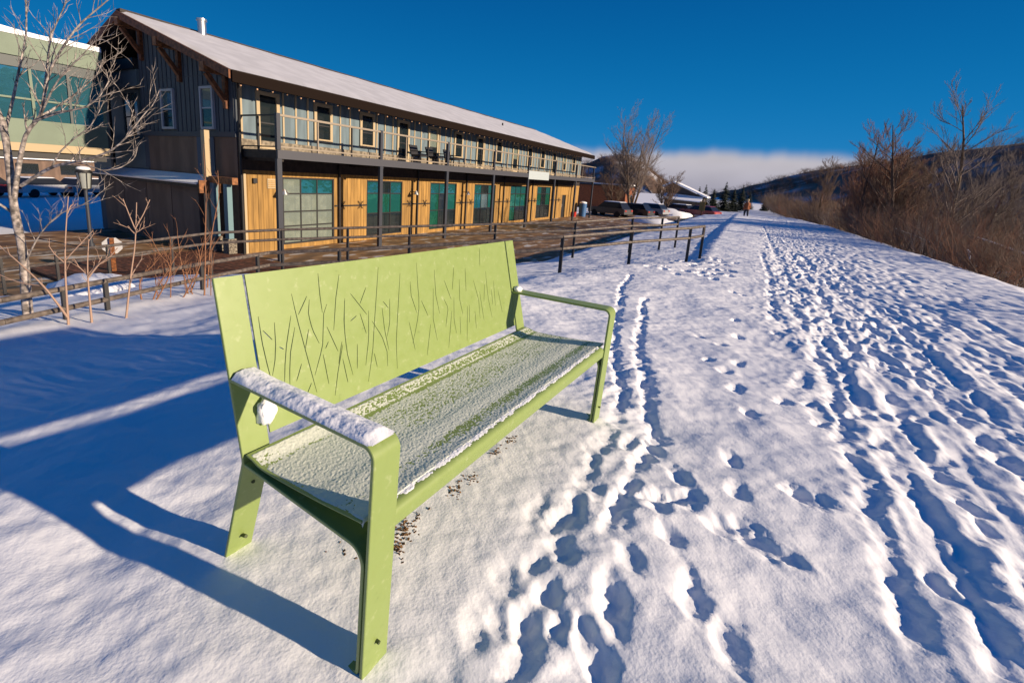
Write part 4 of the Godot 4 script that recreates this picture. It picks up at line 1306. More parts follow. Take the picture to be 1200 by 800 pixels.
	var cl := ["short conifer beside the snow-roofed house", "dark conifer closest to the snow-roofed house corner", "tallest dark conifer in the row past the house", "slim conifer in the row past the house", "small conifer ending the row past the house", "conifer half hidden behind the snow-roofed house", "tiny conifer at the far end of the path", "small dark conifer where the path disappears", "dark conifer at the foot of the hill by the path"]
	for k in cs.size():
		var t := thing("conifer", cl[k], "tree", V(cs[k][0], -2.5, cs[k][1]), "conifers past the house")
		var cm := put(cv[k % 2], "crown", M.needles, t)
		cm.scale = Vector3(1.25, 1.0, 1.25) * cs[k][2]
		cm.rotation.y = k * 1.3
		pipe(t, "trunk", M.bark_dark, Vector3(0, -0.3, 0), Vector3(0, 2.0, 0), 0.12)

func build_hills() -> void:
	var f := FastNoiseLite.new()
	f.seed = 9
	f.frequency = 0.012
	f.fractal_octaves = 5
	for h in 2:
		var ridge: Array = [Vector3(-38, -30.6, -1025), Vector3(3, -12, -818), Vector3(31, 9.0, -605), Vector3(44, 20.5, -521), Vector3(56, 26.3, -436), Vector3(70, 26.3, -385), Vector3(79, 26.8, -355), Vector3(86, 28.3, -330), Vector3(95, 30.2, -294), Vector3(125, 33, -250), Vector3(180, 36, -180), Vector3(260, 38, -60)] if h == 0 else [Vector3(-300, -6, -330), Vector3(-222, 3.3, -367), Vector3(-170, 13.8, -399), Vector3(-137, 20.7, -419), Vector3(-128, 26.7, -425), Vector3(-115, 29.5, -433), Vector3(-101, 27.1, -440), Vector3(-89, 18.8, -446), Vector3(-75, 8.3, -451), Vector3(-60, -3, -457), Vector3(-46, -12, -464)]
		var c := Curve3D.new()
		for p in ridge: c.add_point(p)
		var L := c.get_baked_length()
		var n := 150
		var rows := 26
		var m := Mb.new()
		var cols := PackedColorArray()
		for i in n + 1:
			var p := c.sample_baked(L * i / n)
			var tg := (c.sample_baked(minf(L * i / n + 4.0, L)) - c.sample_baked(maxf(L * i / n - 4.0, 0.0)))
			var out := Vector3(-p.x, 0, -p.z).normalized()
			var side := Vector3(tg.z, 0, -tg.x).normalized()
			if side.dot(out) < 0: side = -side
			if h == 0: side = (side * 0.8 + out * 0.2).normalized()
			for j in rows + 1:
				var t := float(j) / rows * 1.5 - 0.5 # -0.5 back .. 1 foot
				var hgt := p.y + 8.0
				var y: float
				var off: float
				if t < 0:
					off = t * 160.0
					y = -8.0 + hgt * (1.0 + t * 1.2)
				else:
					off = t * clampf(hgt * 3.6, 20.0, 170.0)
					y = -8.0 + hgt * (1.0 - smoothstep(0.0, 1.0, t) * 0.55 - t * 0.45)
				var q := p + side * off
				q.y = y + f.get_noise_2d(q.x * 2.0, q.z * 2.0) * 3.0 * clampf(absf(t) * 4.0, 0.15, 1.0)
				m.v.append(q)
				m.n.append(Vector3.UP)
				var snow := smoothstep(0.08, 0.3, f.get_noise_2d(q.x * 3.0 + 80.0, q.z * 3.0) + (0.0 if h == 1 else -0.12))
				var brown := Color(0.2, 0.125, 0.08).lerp(Color(0.11, 0.075, 0.055), clampf(f.get_noise_2d(q.x * 9.0, q.z * 9.0) * 2.0 + 0.5, 0, 1))
				cols.append(brown.lerp(Color(0.55, 0.56, 0.6), snow * 0.85))
		for i in n:
			for j in rows:
				var a := i * (rows + 1) + j
				var b := a + rows + 1
				for t in [a, b, a + 1, a + 1, b, b + 1]: m.ix.append(t)
		m.c = cols
		var st := SurfaceTool.new()
		st.create_from(m.mesh(), 0)
		st.generate_normals()
		var o := put(st.commit(), "hill", M.hill)
		tag(o, ["long brown brushy hillside rising beyond the creek thicket", "rounded brown hill patched with snow beyond the lodge"][h], "hill", "", "structure")
		# scrub and small trees scattered over the slope, giving it a rough skyline
		var q := MultiMesh.new()
		q.transform_format = MultiMesh.TRANSFORM_3D
		q.mesh = scrub
		var xf := []
		rng.seed = 700 + h
		for k in (4500 if h == 0 else 1800):
			var i := rng.randi_range(2, n - 2)
			var j := rng.randi_range(int(rows * 0.28), rows - 4)
			var p: Vector3 = m.v[i * (rows + 1) + j].lerp(m.v[i * (rows + 1) + j + 1], rng.randf())
			if j == int(rows * 0.28): p = m.v[i * (rows + 1) + int(rows / 3.0)]
			var s := rng.randf_range(0.5, 1.3) * (1.0 if h == 0 else 1.1)
			xf.append(Transform3D(Basis(Vector3.UP, rng.randf() * TAU).scaled(Vector3(s * 1.3, s, s * 1.3)), p - Vector3(0, 0.3, 0)))
		q.instance_count = xf.size()
		for k in xf.size(): q.set_instance_transform(k, xf[k])
		var oo := MultiMeshInstance3D.new()
		oo.multimesh = q
		oo.material_override = M.scrub
		oo.name = numbered("hillside_scrub")
		add_child(oo)
		tag(oo, ["dark scrub covering the long hillside beyond the thicket", "dark scrub dotted over the rounded hill beyond the lodge"][h], "scrub", "", "stuff")

var scrub: ArrayMesh

# ------------------------------------------------------------------ small things
func car(label: String, at: Vector3, turn: float, paint: Material, tall: float, snowy: bool) -> void:
	var c := thing("parked_car", label, "car", at, "cars parked beyond the lodge" if at.x > -30 else "cars parked beyond the bridge")
	c.rotation.y = turn
	var prof := [Vector2(-2.2, 0.35), Vector2(-2.25, 0.75), Vector2(-2.0, 0.92), Vector2(-1.2, 0.98), Vector2(1.9, 1.0), Vector2(2.2, 0.9), Vector2(2.25, 0.4)]
	var body := Mb.new()
	for i in prof.size():
		var a: Vector2 = prof[i]
		var b: Vector2 = prof[(i + 1) % prof.size()]
		body.quad(Vector3(-0.9, a.y, a.x), Vector3(0.9, a.y, a.x), Vector3(0.9, b.y, b.x), Vector3(-0.9, b.y, b.x), Vector3(0, -(b.x - a.x), (b.y - a.y)).normalized() * (1.0 if i == 6 else -1.0))
	for s in [-0.9, 0.9]:
		for i in range(1, prof.size() - 1):
			body.tri(Vector3(s, prof[0].y, prof[0].x), Vector3(s, prof[i].y, prof[i].x), Vector3(s, prof[i + 1].y, prof[i + 1].x), Vector3(signf(s), 0, 0))
	put(body, "body", paint, c)
	var cab := Mb.new()
	cab.hexa([V(-0.85, 0.98, -1.1), V(0.85, 0.98, -1.1), V(0.85, 0.99, 1.95), V(-0.85, 0.99, 1.95), V(-0.68, tall, -0.4), V(0.68, tall, -0.4), V(0.68, tall, 1.5), V(-0.68, tall, 1.5)])
	put(cab, "windows", M.glass_car, c)
	var top := Mb.new()
	top.hexa([V(-0.7, tall + 0.003, -0.45), V(0.7, tall + 0.003, -0.45), V(0.7, tall + 0.003, 1.55), V(-0.7, tall + 0.003, 1.55), V(-0.62, tall + 0.06, -0.3), V(0.62, tall + 0.06, -0.3), V(0.62, tall + 0.06, 1.4), V(-0.62, tall + 0.06, 1.4)])
	put(top, "roof", M.snow_far if snowy else paint, c)
	for x in [-0.82, 0.82]:
		for z in [-1.4, 1.4]:
			var w := Mb.new()
			w.rod(V(x - 0.1, 0.34, z), V(x + 0.1, 0.34, z), 0.34, 16)
			put(w, "wheel", M.tyre, c)
	for x in [-0.65, 0.65]:
		bx(c, "headlight", M.cream, V(x - 0.18, 0.68, -2.28), V(x + 0.18, 0.8, -2.2))
		bx(c, "tail_light", M.red, V(x - 0.16, 0.7, 2.2), V(x + 0.16, 0.84, 2.27))

func nets(caps: Array, lo: Vector3, hi: Vector3, cell: float, colour: Callable) -> Mb:
	# one continuous skin round tapered capsules [a, b, ra, rb], joined by a smooth minimum
	var d := Vector3i(((hi - lo) / cell).ceil())
	var fld := PackedFloat32Array()
	fld.resize((d.x + 1) * (d.y + 1) * (d.z + 1))
	var id := func(x: int, y: int, z: int) -> int: return (z * (d.y + 1) + y) * (d.x + 1) + x
	for z in d.z + 1:
		for y in d.y + 1:
			for x in d.x + 1:
				var p := lo + Vector3(x, y, z) * cell
				var s := 0.0
				for c in caps:
					var ab: Vector3 = c[1] - c[0]
					var t := clampf((p - c[0]).dot(ab) / ab.length_squared(), 0, 1)
					var dist: float = p.distance_to(c[0] + ab * t) - lerpf(c[2], c[3], t)
					s += exp(-dist * 60.0)
				fld[id.call(x, y, z)] = -log(maxf(s, 1e-30)) / 60.0
	var m := Mb.new()
	var at := {}
	for z in d.z:
		for y in d.y:
			for x in d.x:
				var sum := Vector3.ZERO
				var n := 0
				var cs := []
				for k in 8:
					cs.append(fld[id.call(x + (k & 1), y + ((k >> 1) & 1), z + (k >> 2))])
				for e in [[0, 1], [2, 3], [4, 5], [6, 7], [0, 2], [1, 3], [4, 6], [5, 7], [0, 4], [1, 5], [2, 6], [3, 7]]:
					var a: float = cs[e[0]]
					var b: float = cs[e[1]]
					if (a < 0) != (b < 0):
						var t := a / (a - b)
						var pa := Vector3(e[0] & 1, (e[0] >> 1) & 1, e[0] >> 2)
						var pb := Vector3(e[1] & 1, (e[1] >> 1) & 1, e[1] >> 2)
						sum += pa.lerp(pb, t)
						n += 1
				if n:
					at[id.call(x, y, z)] = m.v.size()
					var p := lo + (Vector3(x, y, z) + sum / n) * cell
					m.v.append(p)
					m.n.append(Vector3(cs[1] - cs[0] + cs[7] - cs[6], cs[2] - cs[0] + cs[7] - cs[5], cs[4] - cs[0] + cs[7] - cs[3]).normalized())
					m.c.append(colour.call(p))
	for z in range(1, d.z):
		for y in range(1, d.y):
			for x in range(1, d.x):
				var a := fld[id.call(x, y, z)]
				for ax in 3:
					var b := fld[id.call(x + int(ax == 0), y + int(ax == 1), z + int(ax == 2))]
					if (a < 0) == (b < 0): continue
					var q := []
					for o in [[0, 0], [1, 0], [1, 1], [0, 1]]:
						var c := Vector3i(x, y, z)
						c[(ax + 1) % 3] -= o[0]
						c[(ax + 2) % 3] -= o[1]
						q.append(at[id.call(c.x, c.y, c.z)])
					for t in ([0, 2, 1, 0, 3, 2] if a < 0 else [0, 1, 2, 0, 2, 3]): m.ix.append(q[t])
	return m

func build_person() -> void:
	var t := thing("person", "person in a rust-brown coat and pale hat walking the far path", "person", V(-0.82, -0.99, -51.5))
	t.rotation.y = 0.3
	var caps := [[V(0, 0.98, 0), V(0, 1.38, 0.01), 0.17, 0.19], [V(-0.13, 1.4, 0), V(0.13, 1.4, 0), 0.1, 0.1], [V(0, 1.45, 0), V(0, 1.55, 0), 0.06, 0.06], [V(0, 1.63, -0.01), V(0, 1.7, -0.01), 0.1, 0.1],
		[V(-0.1, 0.95, 0), V(-0.11, 0.5, -0.12), 0.12, 0.08], [V(-0.11, 0.5, -0.12), V(-0.11, 0.08, -0.1), 0.08, 0.06], [V(-0.11, 0.05, -0.1), V(-0.11, 0.05, -0.26), 0.055, 0.045],
		[V(0.1, 0.95, 0), V(0.11, 0.5, 0.05), 0.12, 0.08], [V(0.11, 0.5, 0.05), V(0.11, 0.1, 0.24), 0.08, 0.06], [V(0.11, 0.06, 0.24), V(0.11, 0.05, 0.1), 0.05, 0.045],
		[V(-0.22, 1.38, 0), V(-0.27, 1.08, 0.06), 0.075, 0.06], [V(-0.27, 1.08, 0.06), V(-0.26, 0.85, -0.08), 0.06, 0.045], [V(-0.26, 0.83, -0.09), V(-0.26, 0.76, -0.1), 0.04, 0.03],
		[V(0.22, 1.38, 0), V(0.27, 1.08, 0.0), 0.075, 0.06], [V(0.27, 1.08, 0.0), V(0.26, 0.85, -0.14), 0.06, 0.045], [V(0.26, 0.83, -0.15), V(0.26, 0.76, -0.16), 0.04, 0.03]]
	var col := func(p: Vector3) -> Color:
		if p.y > 1.52: return Color(0.42, 0.26, 0.19)
		if p.y < 0.12: return Color(0.03, 0.025, 0.02)
		if p.y < 0.84 and absf(p.x) < 0.2: return Color(0.03, 0.035, 0.05)
		if p.y < 0.82: return Color(0.3, 0.2, 0.15)
		return Color(0.26, 0.085, 0.035)
	put(nets(caps, V(-0.42, -0.04, -0.42), V(0.42, 1.86, 0.42), 0.03, col), "body", M.vcol, t)
	var hat := Mb.new()
	hat.tube(PackedVector3Array([V(0, 1.69, -0.01), V(0, 1.76, -0.01), V(0, 1.82, -0.01), V(0, 1.85, -0.01)]), PackedFloat32Array([0.12, 0.12, 0.09, 0.02]), 14, true)
	put(hat, "hat", M.cream, t)

func build_props() -> void:
	# lamp post
	var l := thing("street_lamp", "black lantern lamp post capped with snow in front of the bridge", "lamp", V(-20.0, -2.3, -7.1))
	var pole := Mb.new()
	pole.tube(PackedVector3Array([V(0, 0, 0), V(0, 0.5, 0), V(0, 0.55, 0), V(0, 2.35, 0)]), PackedFloat32Array([0.12, 0.1, 0.06, 0.05]), 12)
	put(pole, "pole", M.postblue, l)
	var gl := Mb.new()
	gl.tube(PackedVector3Array([V(0, 2.42, 0), V(0, 2.95, 0)]), PackedFloat32Array([0.15, 0.21]), 6, true)
	put(gl, "lantern_glass", M.lantern, l)
	for k in 6:
		var a := TAU * k / 6.0
		bar(l, "lantern_bar", M.black, V(cos(a) * 0.155, 2.42, sin(a) * 0.155), V(cos(a) * 0.215, 2.95, sin(a) * 0.215), 0.02, 0.02)
	var cap := Mb.new()
	cap.tube(PackedVector3Array([V(0, 2.36, 0), V(0, 2.42, 0)]), PackedFloat32Array([0.06, 0.17]), 12, true)
	cap.tube(PackedVector3Array([V(0, 2.95, 0), V(0, 2.99, 0), V(0, 3.12, 0)]), PackedFloat32Array([0.25, 0.24, 0.06]), 12, true)
	put(cap, "lantern_cap", M.black, l)
	put(blob(V(0.2, 0.08, 0.2), 0.2, 4, 8), "snow_cap", M.snow_far, l, V(0, 3.08, 0))
	# octagonal sign seen from behind on a timber post
	var s := thing("octagon_sign", "back of an octagonal road sign on a rusty brown post", "sign", V(-15.3, -2.25, -5.9))
	s.rotation.y = 1.13
	var plate := Mb.new()
	for k in 8:
		var a0 := TAU * (k + 0.5) / 8.0
		var a1 := TAU * (k + 1.5) / 8.0
		var p := V(cos(a0) * 0.24, 1.08 + sin(a0) * 0.24, 0)
		var q := V(cos(a1) * 0.24, 1.08 + sin(a1) * 0.24, 0)
		for z in [-0.004, 0.004]:
			plate.tri(V(0, 1.08, z), p + V(0, 0, z), q + V(0, 0, z), V(0, 0, signf(z)))
		plate.quad(p + V(0, 0, -0.004), q + V(0, 0, -0.004), q + V(0, 0, 0.004), p + V(0, 0, 0.004), (p + q - V(0, 2.16, 0)).normalized())
	put(plate, "plate", M.signback, s)
	bx(s, "post", M.rust, V(-0.05, -0.3, 0.008), V(0.05, 1.3, 0.08))
	# reddish plank deck in front of the porch
	var d := thing("deck", "low red-brown plank deck at the foot of the lodge porch", "deck", V(-13.0, -2.0, -7.2))
	for k in 36:
		bx(d, "plank", M["plank%d" % (k % 3)], V(-4.2, -0.25, -2.6 + k * 0.145), V(4.0 + rng.randf_range(-0.03, 0.03), 0.12 + rng.randf_range(0, 0.008), -2.6 + k * 0.145 + 0.135))
	var sm := put(blob(V(0.75, 0.32, 0.6), 0.3, 61, 14), "snow_mound", M.snow, null, V(-8.9, -0.92, -3.1))
	tag(sm, "white snow mound between the two handrails near the bare tree", "snow")
	# balcony furniture
	for k in 3:
		var z: float = [-18.9, -20.2, -21.8][k]
		var c := thing("balcony_chair", "dark metal lounge chair standing on the lodge balcony", "chair", V(-14.9, 1.785, z), "balcony chairs")
		bx(c, "seat", M.black, V(-0.3, 0.36, -0.3), V(0.3, 0.44, 0.3))
		bar(c, "backrest", M.black, V(-0.3, 0.44, 0), V(-0.45, 0.9, 0), 0.6, 0.05, Vector3.RIGHT)
		for q in [[-0.27, -0.27], [0.27, -0.27], [-0.27, 0.27], [0.27, 0.27]]:
			bx(c, "leg", M.black, V(q[0] - 0.02, 0, q[1] - 0.02), V(q[0] + 0.02, 0.36, q[1] + 0.02))
		for q in [-0.3, 0.3]:
			bx(c, "armrest", M.black, V(-0.35, 0.58, q - 0.025), V(0.3, 0.62, q + 0.025))
	# blue bin and red sled by the lodge's end
	var b := thing("blue_bin", "upright blue bin topped with snow at the end of the lodge", "bin", V(-15.3, -2.0, -46.2))
	var bm := Mb.new()
	bm.tube(PackedVector3Array([V(0, 0, 0), V(0, 1.2, 0), V(0, 1.35, 0)]), PackedFloat32Array([0.34, 0.4, 0.36]), 16, true)
	put(bm, "barrel", M.blue, b)
	put(blob(V(0.36, 0.14, 0.36), 0.25, 71, 8), "snow_cap", M.snow_far, b, V(0, 1.42, 0))
	var r := thing("red_crate", "small red crate beside the snow-topped blue bin", "crate", V(-15.9, -2.0, -45.0))
	bx(r, "side", M.red, V(-0.3, 0, -0.25), V(-0.26, 0.5, 0.25))
	bx(r, "side", M.red, V(0.26, 0, -0.25), V(0.3, 0.5, 0.25))
	bx(r, "end", M.red, V(-0.258, 0, 0.2), V(0.258, 0.5, 0.248))
	bx(r, "end", M.red, V(-0.258, 0, -0.248), V(0.258, 0.5, -0.2))
	bx(r, "base", M.red, V(-0.258, 0.01, -0.198), V(0.258, 0.06, 0.198))
	# cars
	car("dark snow-roofed car parked by the lodge's end post", V(-13.8, -2.0, -51.0), 1.3, M.car_dark, 1.6, true)
	car("black car parked beside the big bare tree", V(-11.9, -2.0, -53.0), 1.35, M.car_black, 1.5, false)
	car("grey car parked beyond the black car", V(-11.2, -2.0, -58.5), 1.3, M.car_grey, 1.5, true)
	car("dark blue car parked behind the snow pile", V(-9.0, -2.0, -66.0), 1.2, M.car_blue, 1.45, true)
	car("red car parked beyond the handrail's end", V(-5.9, -1.9, -62.0), 1.2, M.car_red, 1.45, false)
	car("white car parked beyond the bridge piers", V(-50.0, -2.36, -15.0), 0.4, M.car_white, 1.5, true)
	car("silver car parked beyond the bridge piers", V(-50.5, -2.36, -18.2), 0.4, M.car_grey, 1.5, true)
	car("dark red car parked beyond the bridge piers", V(-49.5, -2.36, -11.6), 0.4, M.car_red, 1.6, true)
	var fb := thing("timber_building", "long brown timber building beyond the cars under the bridge", "building", V(-78.0, -2.4, -22.0))
	bx(fb, "wall", M.brownpanel, V(-5, 0, -14), V(4, 2.6, 22))
	bx(fb, "roof", M.snow_far, V(-5.5, 2.603, -14.5), V(4.5, 3.0, 22.5))
	for i in 8:
		bx(fb, "window", M.glass_dark, V(4.003, 0.9, -12.0 + i * 4.0), V(4.03, 2.1, -10.0 + i * 4.0))
	# ploughed snow piles on the yard
	for q in [[V(-9.3, -2.1, -60.0), V(2.6, 1.15, 1.8), 81, "high ploughed snow pile in the car park beyond the yard"], [V(-8.6, -2.1, -47.0), V(2.2, 0.7, 1.6), 82, "low ploughed snow heap at the edge of the brown yard"], [V(-6.0, -2.1, -70.0), V(3.0, 1.0, 2.0), 83, "snow pile behind the red car"]]:
		tag(put(blob(q[1], 0.35, q[2], 16), "snow_pile", M.snow_far, null, q[0]), q[3], "snow pile")
	# brick building beyond
	var k := thing("brick_building", "low orange brick building beyond the end of the lodge", "building", V(-21.0, -2.3, -74.0))
	bx(k, "wall", M.brick, V(-6, 0, -4), V(3.6, 3.5, 2.0))
	bx(k, "roof", M.darkwood, V(-6.2, 3.503, -4.2), V(3.8, 3.75, 2.2))
	bx(k, "roof_snow", M.snow_far, V(-6.1, 3.753, -4.1), V(3.7, 3.9, 2.1))
	bx(k, "window", M.glass_dark, V(3.603, 1.0, -2.6), V(3.62, 2.3, -0.8))
	# house with snowy roofs
	var h := thing("snow_roofed_house", "dark house with two white snow-covered roof slopes by the conifers", "house", V(-12.0, -2.4, -97.0))
	bx(h, "wall", M.housewall, V(-3.4, 0, -3), V(3.4, 2.6, 2.6))
	var rw := Mb.new()
	rw.hexa([V(4.0, 2.5, 3.4), V(-2.2, 5.0, 3.4), V(-2.2, 5.0, -3.6), V(4.0, 2.5, -3.6), V(4.0, 2.75, 3.4), V(-2.2, 5.25, 3.4), V(-2.2, 5.25, -3.6), V(4.0, 2.75, -3.6)])
	put(rw, "roof_slope", M.snow_far, h)
	var rw2 := Mb.new()
	rw2.hexa([V(-4.0, 4.1, 3.4), V(-2.203, 5.0, 3.4), V(-2.203, 5.0, -3.6), V(-4.0, 4.1, -3.6), V(-4.0, 4.35, 3.4), V(-2.203, 5.25, 3.4), V(-2.203, 5.25, -3.6), V(-4.0, 4.35, -3.6)])
	put(rw2, "roof_slope", M.snow_far, h)
	var ga := Mb.new()
	ga.tri(V(-3.4, 2.6, 2.6), V(3.4, 2.6, 2.6), V(-2.2, 4.9, 2.6), V(0, 0, 1))
	ga.tri(V(-3.4, 2.6, 2.6), V(-3.4, 4.2, 2.6), V(-2.2, 4.9, 2.6), V(0, 0, 1))
	put(ga, "gable", M.housewall, h)
	var pr := Mb.new()
	pr.hexa([V(-3.6, 2.0, 4.8), V(3.2, 1.7, 4.8), V(3.2, 2.5, 2.61), V(-3.6, 2.9, 2.61), V(-3.6, 2.15, 4.8), V(3.2, 1.85, 4.8), V(3.2, 2.65, 2.61), V(-3.6, 3.05, 2.61)])
	put(pr, "porch_roof", M.snow_far, h)
	bx(h, "window", M.glass_dark, V(3.403, 0.9, -0.9), V(3.42, 1.9, 0.9))
	# yellow trail sign near the red car
	var y := thing("trail_sign", "small tan signboard on a post beside the red car", "sign", V(-5.2, -1.9, -56.5))
	bx(y, "post", M.timber, V(-0.06, 0, -0.06), V(0.06, 1.5, 0.06))
	bx(y, "board", M.tan2, V(-0.3, 1.1, 0.063), V(0.3, 2.1, 0.11))
	build_person()
	# dead grass and soil crumbs showing through the snow under the bench
	rng.seed = 91
	var db := Mb.new()
	for c in [[-0.96, -1.22, 0.05, 70], [-0.93, -1.13, 0.04, 40], [-0.93, -1.5, 0.035, 34], [-0.93, -1.62, 0.03, 24], [-0.94, -1.88, 0.035, 34], [-0.93, -2.03, 0.03, 26], [-1.08, -1.06, 0.06, 14]]:
		for i in c[3]:
			var x: float = c[0] + rng.randfn() * c[2] * 0.5
			var z: float = c[1] + rng.randfn() * c[2] * 0.8
			var y0 := snow_height(x, z)
			var a := rng.randf() * TAU
			var ln := rng.randf_range(0.004, 0.014)
			db.beam(V(x, y0 - 0.002, z), V(x + cos(a) * ln, y0 + rng.randf_range(-0.002, 0.006), z + sin(a) * ln), rng.randf_range(0.004, 0.011), rng.randf_range(0.0012, 0.0025))
	tag(put(db, "dead_grass", M.litter), "brown dead grass crumbs in the snow under the bench seat", "grass", "", "stuff")

# ------------------------------------------------------------------ materials
func build_materials() -> void:
	var sm := mat(0.90, 0.91, 0.93, 0.8)
	sm.uv1_triplanar = true
	sm.uv1_world_triplanar = true
	sm.uv1_scale = Vector3.ONE * 0.93
	sm.heightmap_enabled = true
	sm.heightmap_texture = noise_tex(0.06, 4, 3, 1024)
	sm.heightmap_scale = 0.11
	sm.metallic_specular = 0.25
	M.snow = sm
	var s2: StandardMaterial3D = sm.duplicate()
	s2.uv1_scale = Vector3.ONE * 2.3
	s2.heightmap_scale = 0.06
	M.snow_thin = s2
	var s3: StandardMaterial3D = s2.duplicate() # frost so thin that the paint tints it
	s3.albedo_color = lin(0.74, 0.765, 0.67)
	M.frost = s3
	M.snow_far = mat(0.90, 0.91, 0.93, 0.8)
	var dg := Gradient.new()
	dg.offsets = PackedFloat32Array([0.0, 0.36, 0.5, 0.63, 0.70, 1.0])
	dg.colors = PackedColorArray([lin(0.10, 0.055, 0.028), lin(0.17, 0.095, 0.045), lin(0.27, 0.15, 0.065), lin(0.33, 0.19, 0.085), lin(0.5, 0.46, 0.42), lin(0.65, 0.64, 0.64)])
	var dm := mat(1, 1, 1, 0.7)
	dm.albedo_texture = noise_tex(0.012, 6, 15, 1024, dg)
	dm.uv1_triplanar = true
	dm.uv1_world_triplanar = true
	dm.uv1_scale = Vector3(0.12, 0.12, 0.05)
	M.dirt = dm
	var gm := mat(1, 1, 1, 0.5)
	var gg := Gradient.new() # lime powder coat with scuffed darker specks and frosted pale ones
	gg.offsets = PackedFloat32Array([0.0, 0.16, 0.24, 0.72, 0.80, 1.0])
	gg.colors = PackedColorArray([lin(0.165, 0.228, 0.066), lin(0.222, 0.298, 0.088), lin(0.23, 0.308, 0.092), lin(0.235, 0.313, 0.094), lin(0.26, 0.334, 0.118), lin(0.35, 0.41, 0.21)])
	gm.albedo_texture = noise_tex(0.016, 6, 4, 1024, gg)
	gm.roughness_texture = noise_tex(0.02, 5, 14, 512, ramp2(Color(0.75, 0.75, 0.75), Color(1, 1, 1)))
	gm.roughness_texture_channel = BaseMaterial3D.TEXTURE_CHANNEL_RED
	gm.uv1_triplanar = true
	gm.uv1_scale = Vector3.ONE * 1.3
	M.green = gm
	M.bolt = mat(0.06, 0.08, 0.03, 0.5, 0.3)
	M.rail = worn(mat(0.2, 0.16, 0.13, 0.6, 0.1), 0.4, 1.5, 0.03, 5)
	M.post = mat(0.03, 0.028, 0.028, 0.5, 0.3)
	for i in 4:
		var k: float = [0.9, 1.0, 1.08, 0.82][i]
		M["tan%d" % i] = worn(mat(0.42 * k, 0.235 * k, 0.06 * k, 0.75), 0.17, 0.9, 0.02, 20 + i, 9.0)
	for i in 3:
		var k: float = [0.9, 1.1, 0.7][i]
		M["plank%d" % i] = worn(mat(0.2 * k, 0.07 * k, 0.035 * k, 0.75), 0.4, 0.8, 0.02, 30 + i)
	M.darkwood = worn(mat(0.035, 0.025, 0.02, 0.7), 0.3, 0.7, 0.02, 40)
	M.interior = mat(0.3, 0.29, 0.27, 0.9)
	M.black = mat(0.012, 0.012, 0.014, 0.55)
	M.steel = mat(0.6, 0.58, 0.55, 0.35, 0.9)
	M.steelgrey = mat(0.07, 0.072, 0.085, 0.55, 0.2)
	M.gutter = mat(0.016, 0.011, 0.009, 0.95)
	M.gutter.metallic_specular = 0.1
	M.roof_frost = worn(mat(0.60, 0.60, 0.63, 0.8), 0.08, 0.15, 0.02, 70)
	M.railtop = mat(0.30, 0.25, 0.19, 0.55, 0.2)
	M.postblue = mat(0.045, 0.05, 0.065, 0.5, 0.2)
	M.postblue2 = mat(0.14, 0.24, 0.27, 0.7)
	M.cream = mat(0.46, 0.36, 0.22, 0.75)
	M.cream_dirty = worn(mat(0.30, 0.25, 0.18, 0.8), 0.3, 0.8, 0.02, 41)
	M.bluegrey = worn(mat(0.15, 0.21, 0.245, 0.75), 0.12, 0.5, 0.02, 42, 6.0)
	M.slate = worn(mat(0.075, 0.09, 0.11, 0.75), 0.12, 0.5, 0.02, 43, 6.0)
	M.slate_dark = mat(0.055, 0.065, 0.08, 0.75)
	M.slateblue = mat(0.06, 0.085, 0.13, 0.75)
	M.brownpanel = worn(mat(0.17, 0.11, 0.08, 0.8), 0.15, 0.4, 0.012, 44, 3.0)
	M.greypanel0 = worn(mat(0.16, 0.125, 0.105, 0.8), 0.14, 0.4, 0.012, 45, 3.0)
	M.greypanel1 = worn(mat(0.14, 0.11, 0.095, 0.8), 0.14, 0.4, 0.012, 46, 3.0)
	M.timber = worn(mat(0.22, 0.075, 0.025, 0.7), 0.3, 0.9, 0.02, 47)
	M.timber_lit = worn(mat(0.36, 0.14, 0.045, 0.7), 0.3, 0.9, 0.02, 48)  # brighter copy of the timber, its sunlit orange painted into the colour
	M.stone = worn(mat(0.3, 0.26, 0.2, 0.85), 0.5, 1.5, 0.03, 49)
	M.teal_dark = mat(0.10, 0.14, 0.15, 0.6)
	M.darkteal = mat(0.035, 0.05, 0.055, 0.5)
	M.sage = worn(mat(0.165, 0.22, 0.16, 0.6), 0.08, 0.2, 0.01, 50)
	M.greyframe = mat(0.36, 0.38, 0.42, 0.7)
	M.signboard = mat(0.42, 0.48, 0.5, 0.6)
	M.signback = mat(0.55, 0.55, 0.56, 0.5, 0.3)
	M.rust = worn(mat(0.3, 0.10, 0.025, 0.8), 0.4, 2.0, 0.03, 51)
	M.bulb = mat(0.6, 0.35, 0.2, 0.3)
	M.lantern = mat(0.3, 0.32, 0.3, 0.25)
	M.tyre = mat(0.015, 0.015, 0.015, 0.9)
	M.red = mat(0.4, 0.02, 0.015, 0.5)
	M.blue = mat(0.03, 0.12, 0.3, 0.6)
	M.brick = worn(mat(0.30, 0.095, 0.035, 0.85), 0.25, 0.6, 0.03, 52)
	M.housewall = mat(0.06, 0.05, 0.045, 0.8)
	M.litter = worn(mat(0.3, 0.16, 0.06, 0.9), 0.5, 20.0, 0.05, 53)
	for q in [["car_dark", 0.03, 0.03, 0.035], ["car_black", 0.012, 0.012, 0.014], ["car_grey", 0.25, 0.26, 0.28], ["car_blue", 0.03, 0.05, 0.1], ["car_red", 0.35, 0.02, 0.02], ["car_white", 0.6, 0.6, 0.6]]:
		var c := mat(q[1], q[2], q[3], 0.35)
		c.clearcoat_enabled = true
		M[q[0]] = c
	M.glass_car = mat(0.02, 0.022, 0.025, 0.06)
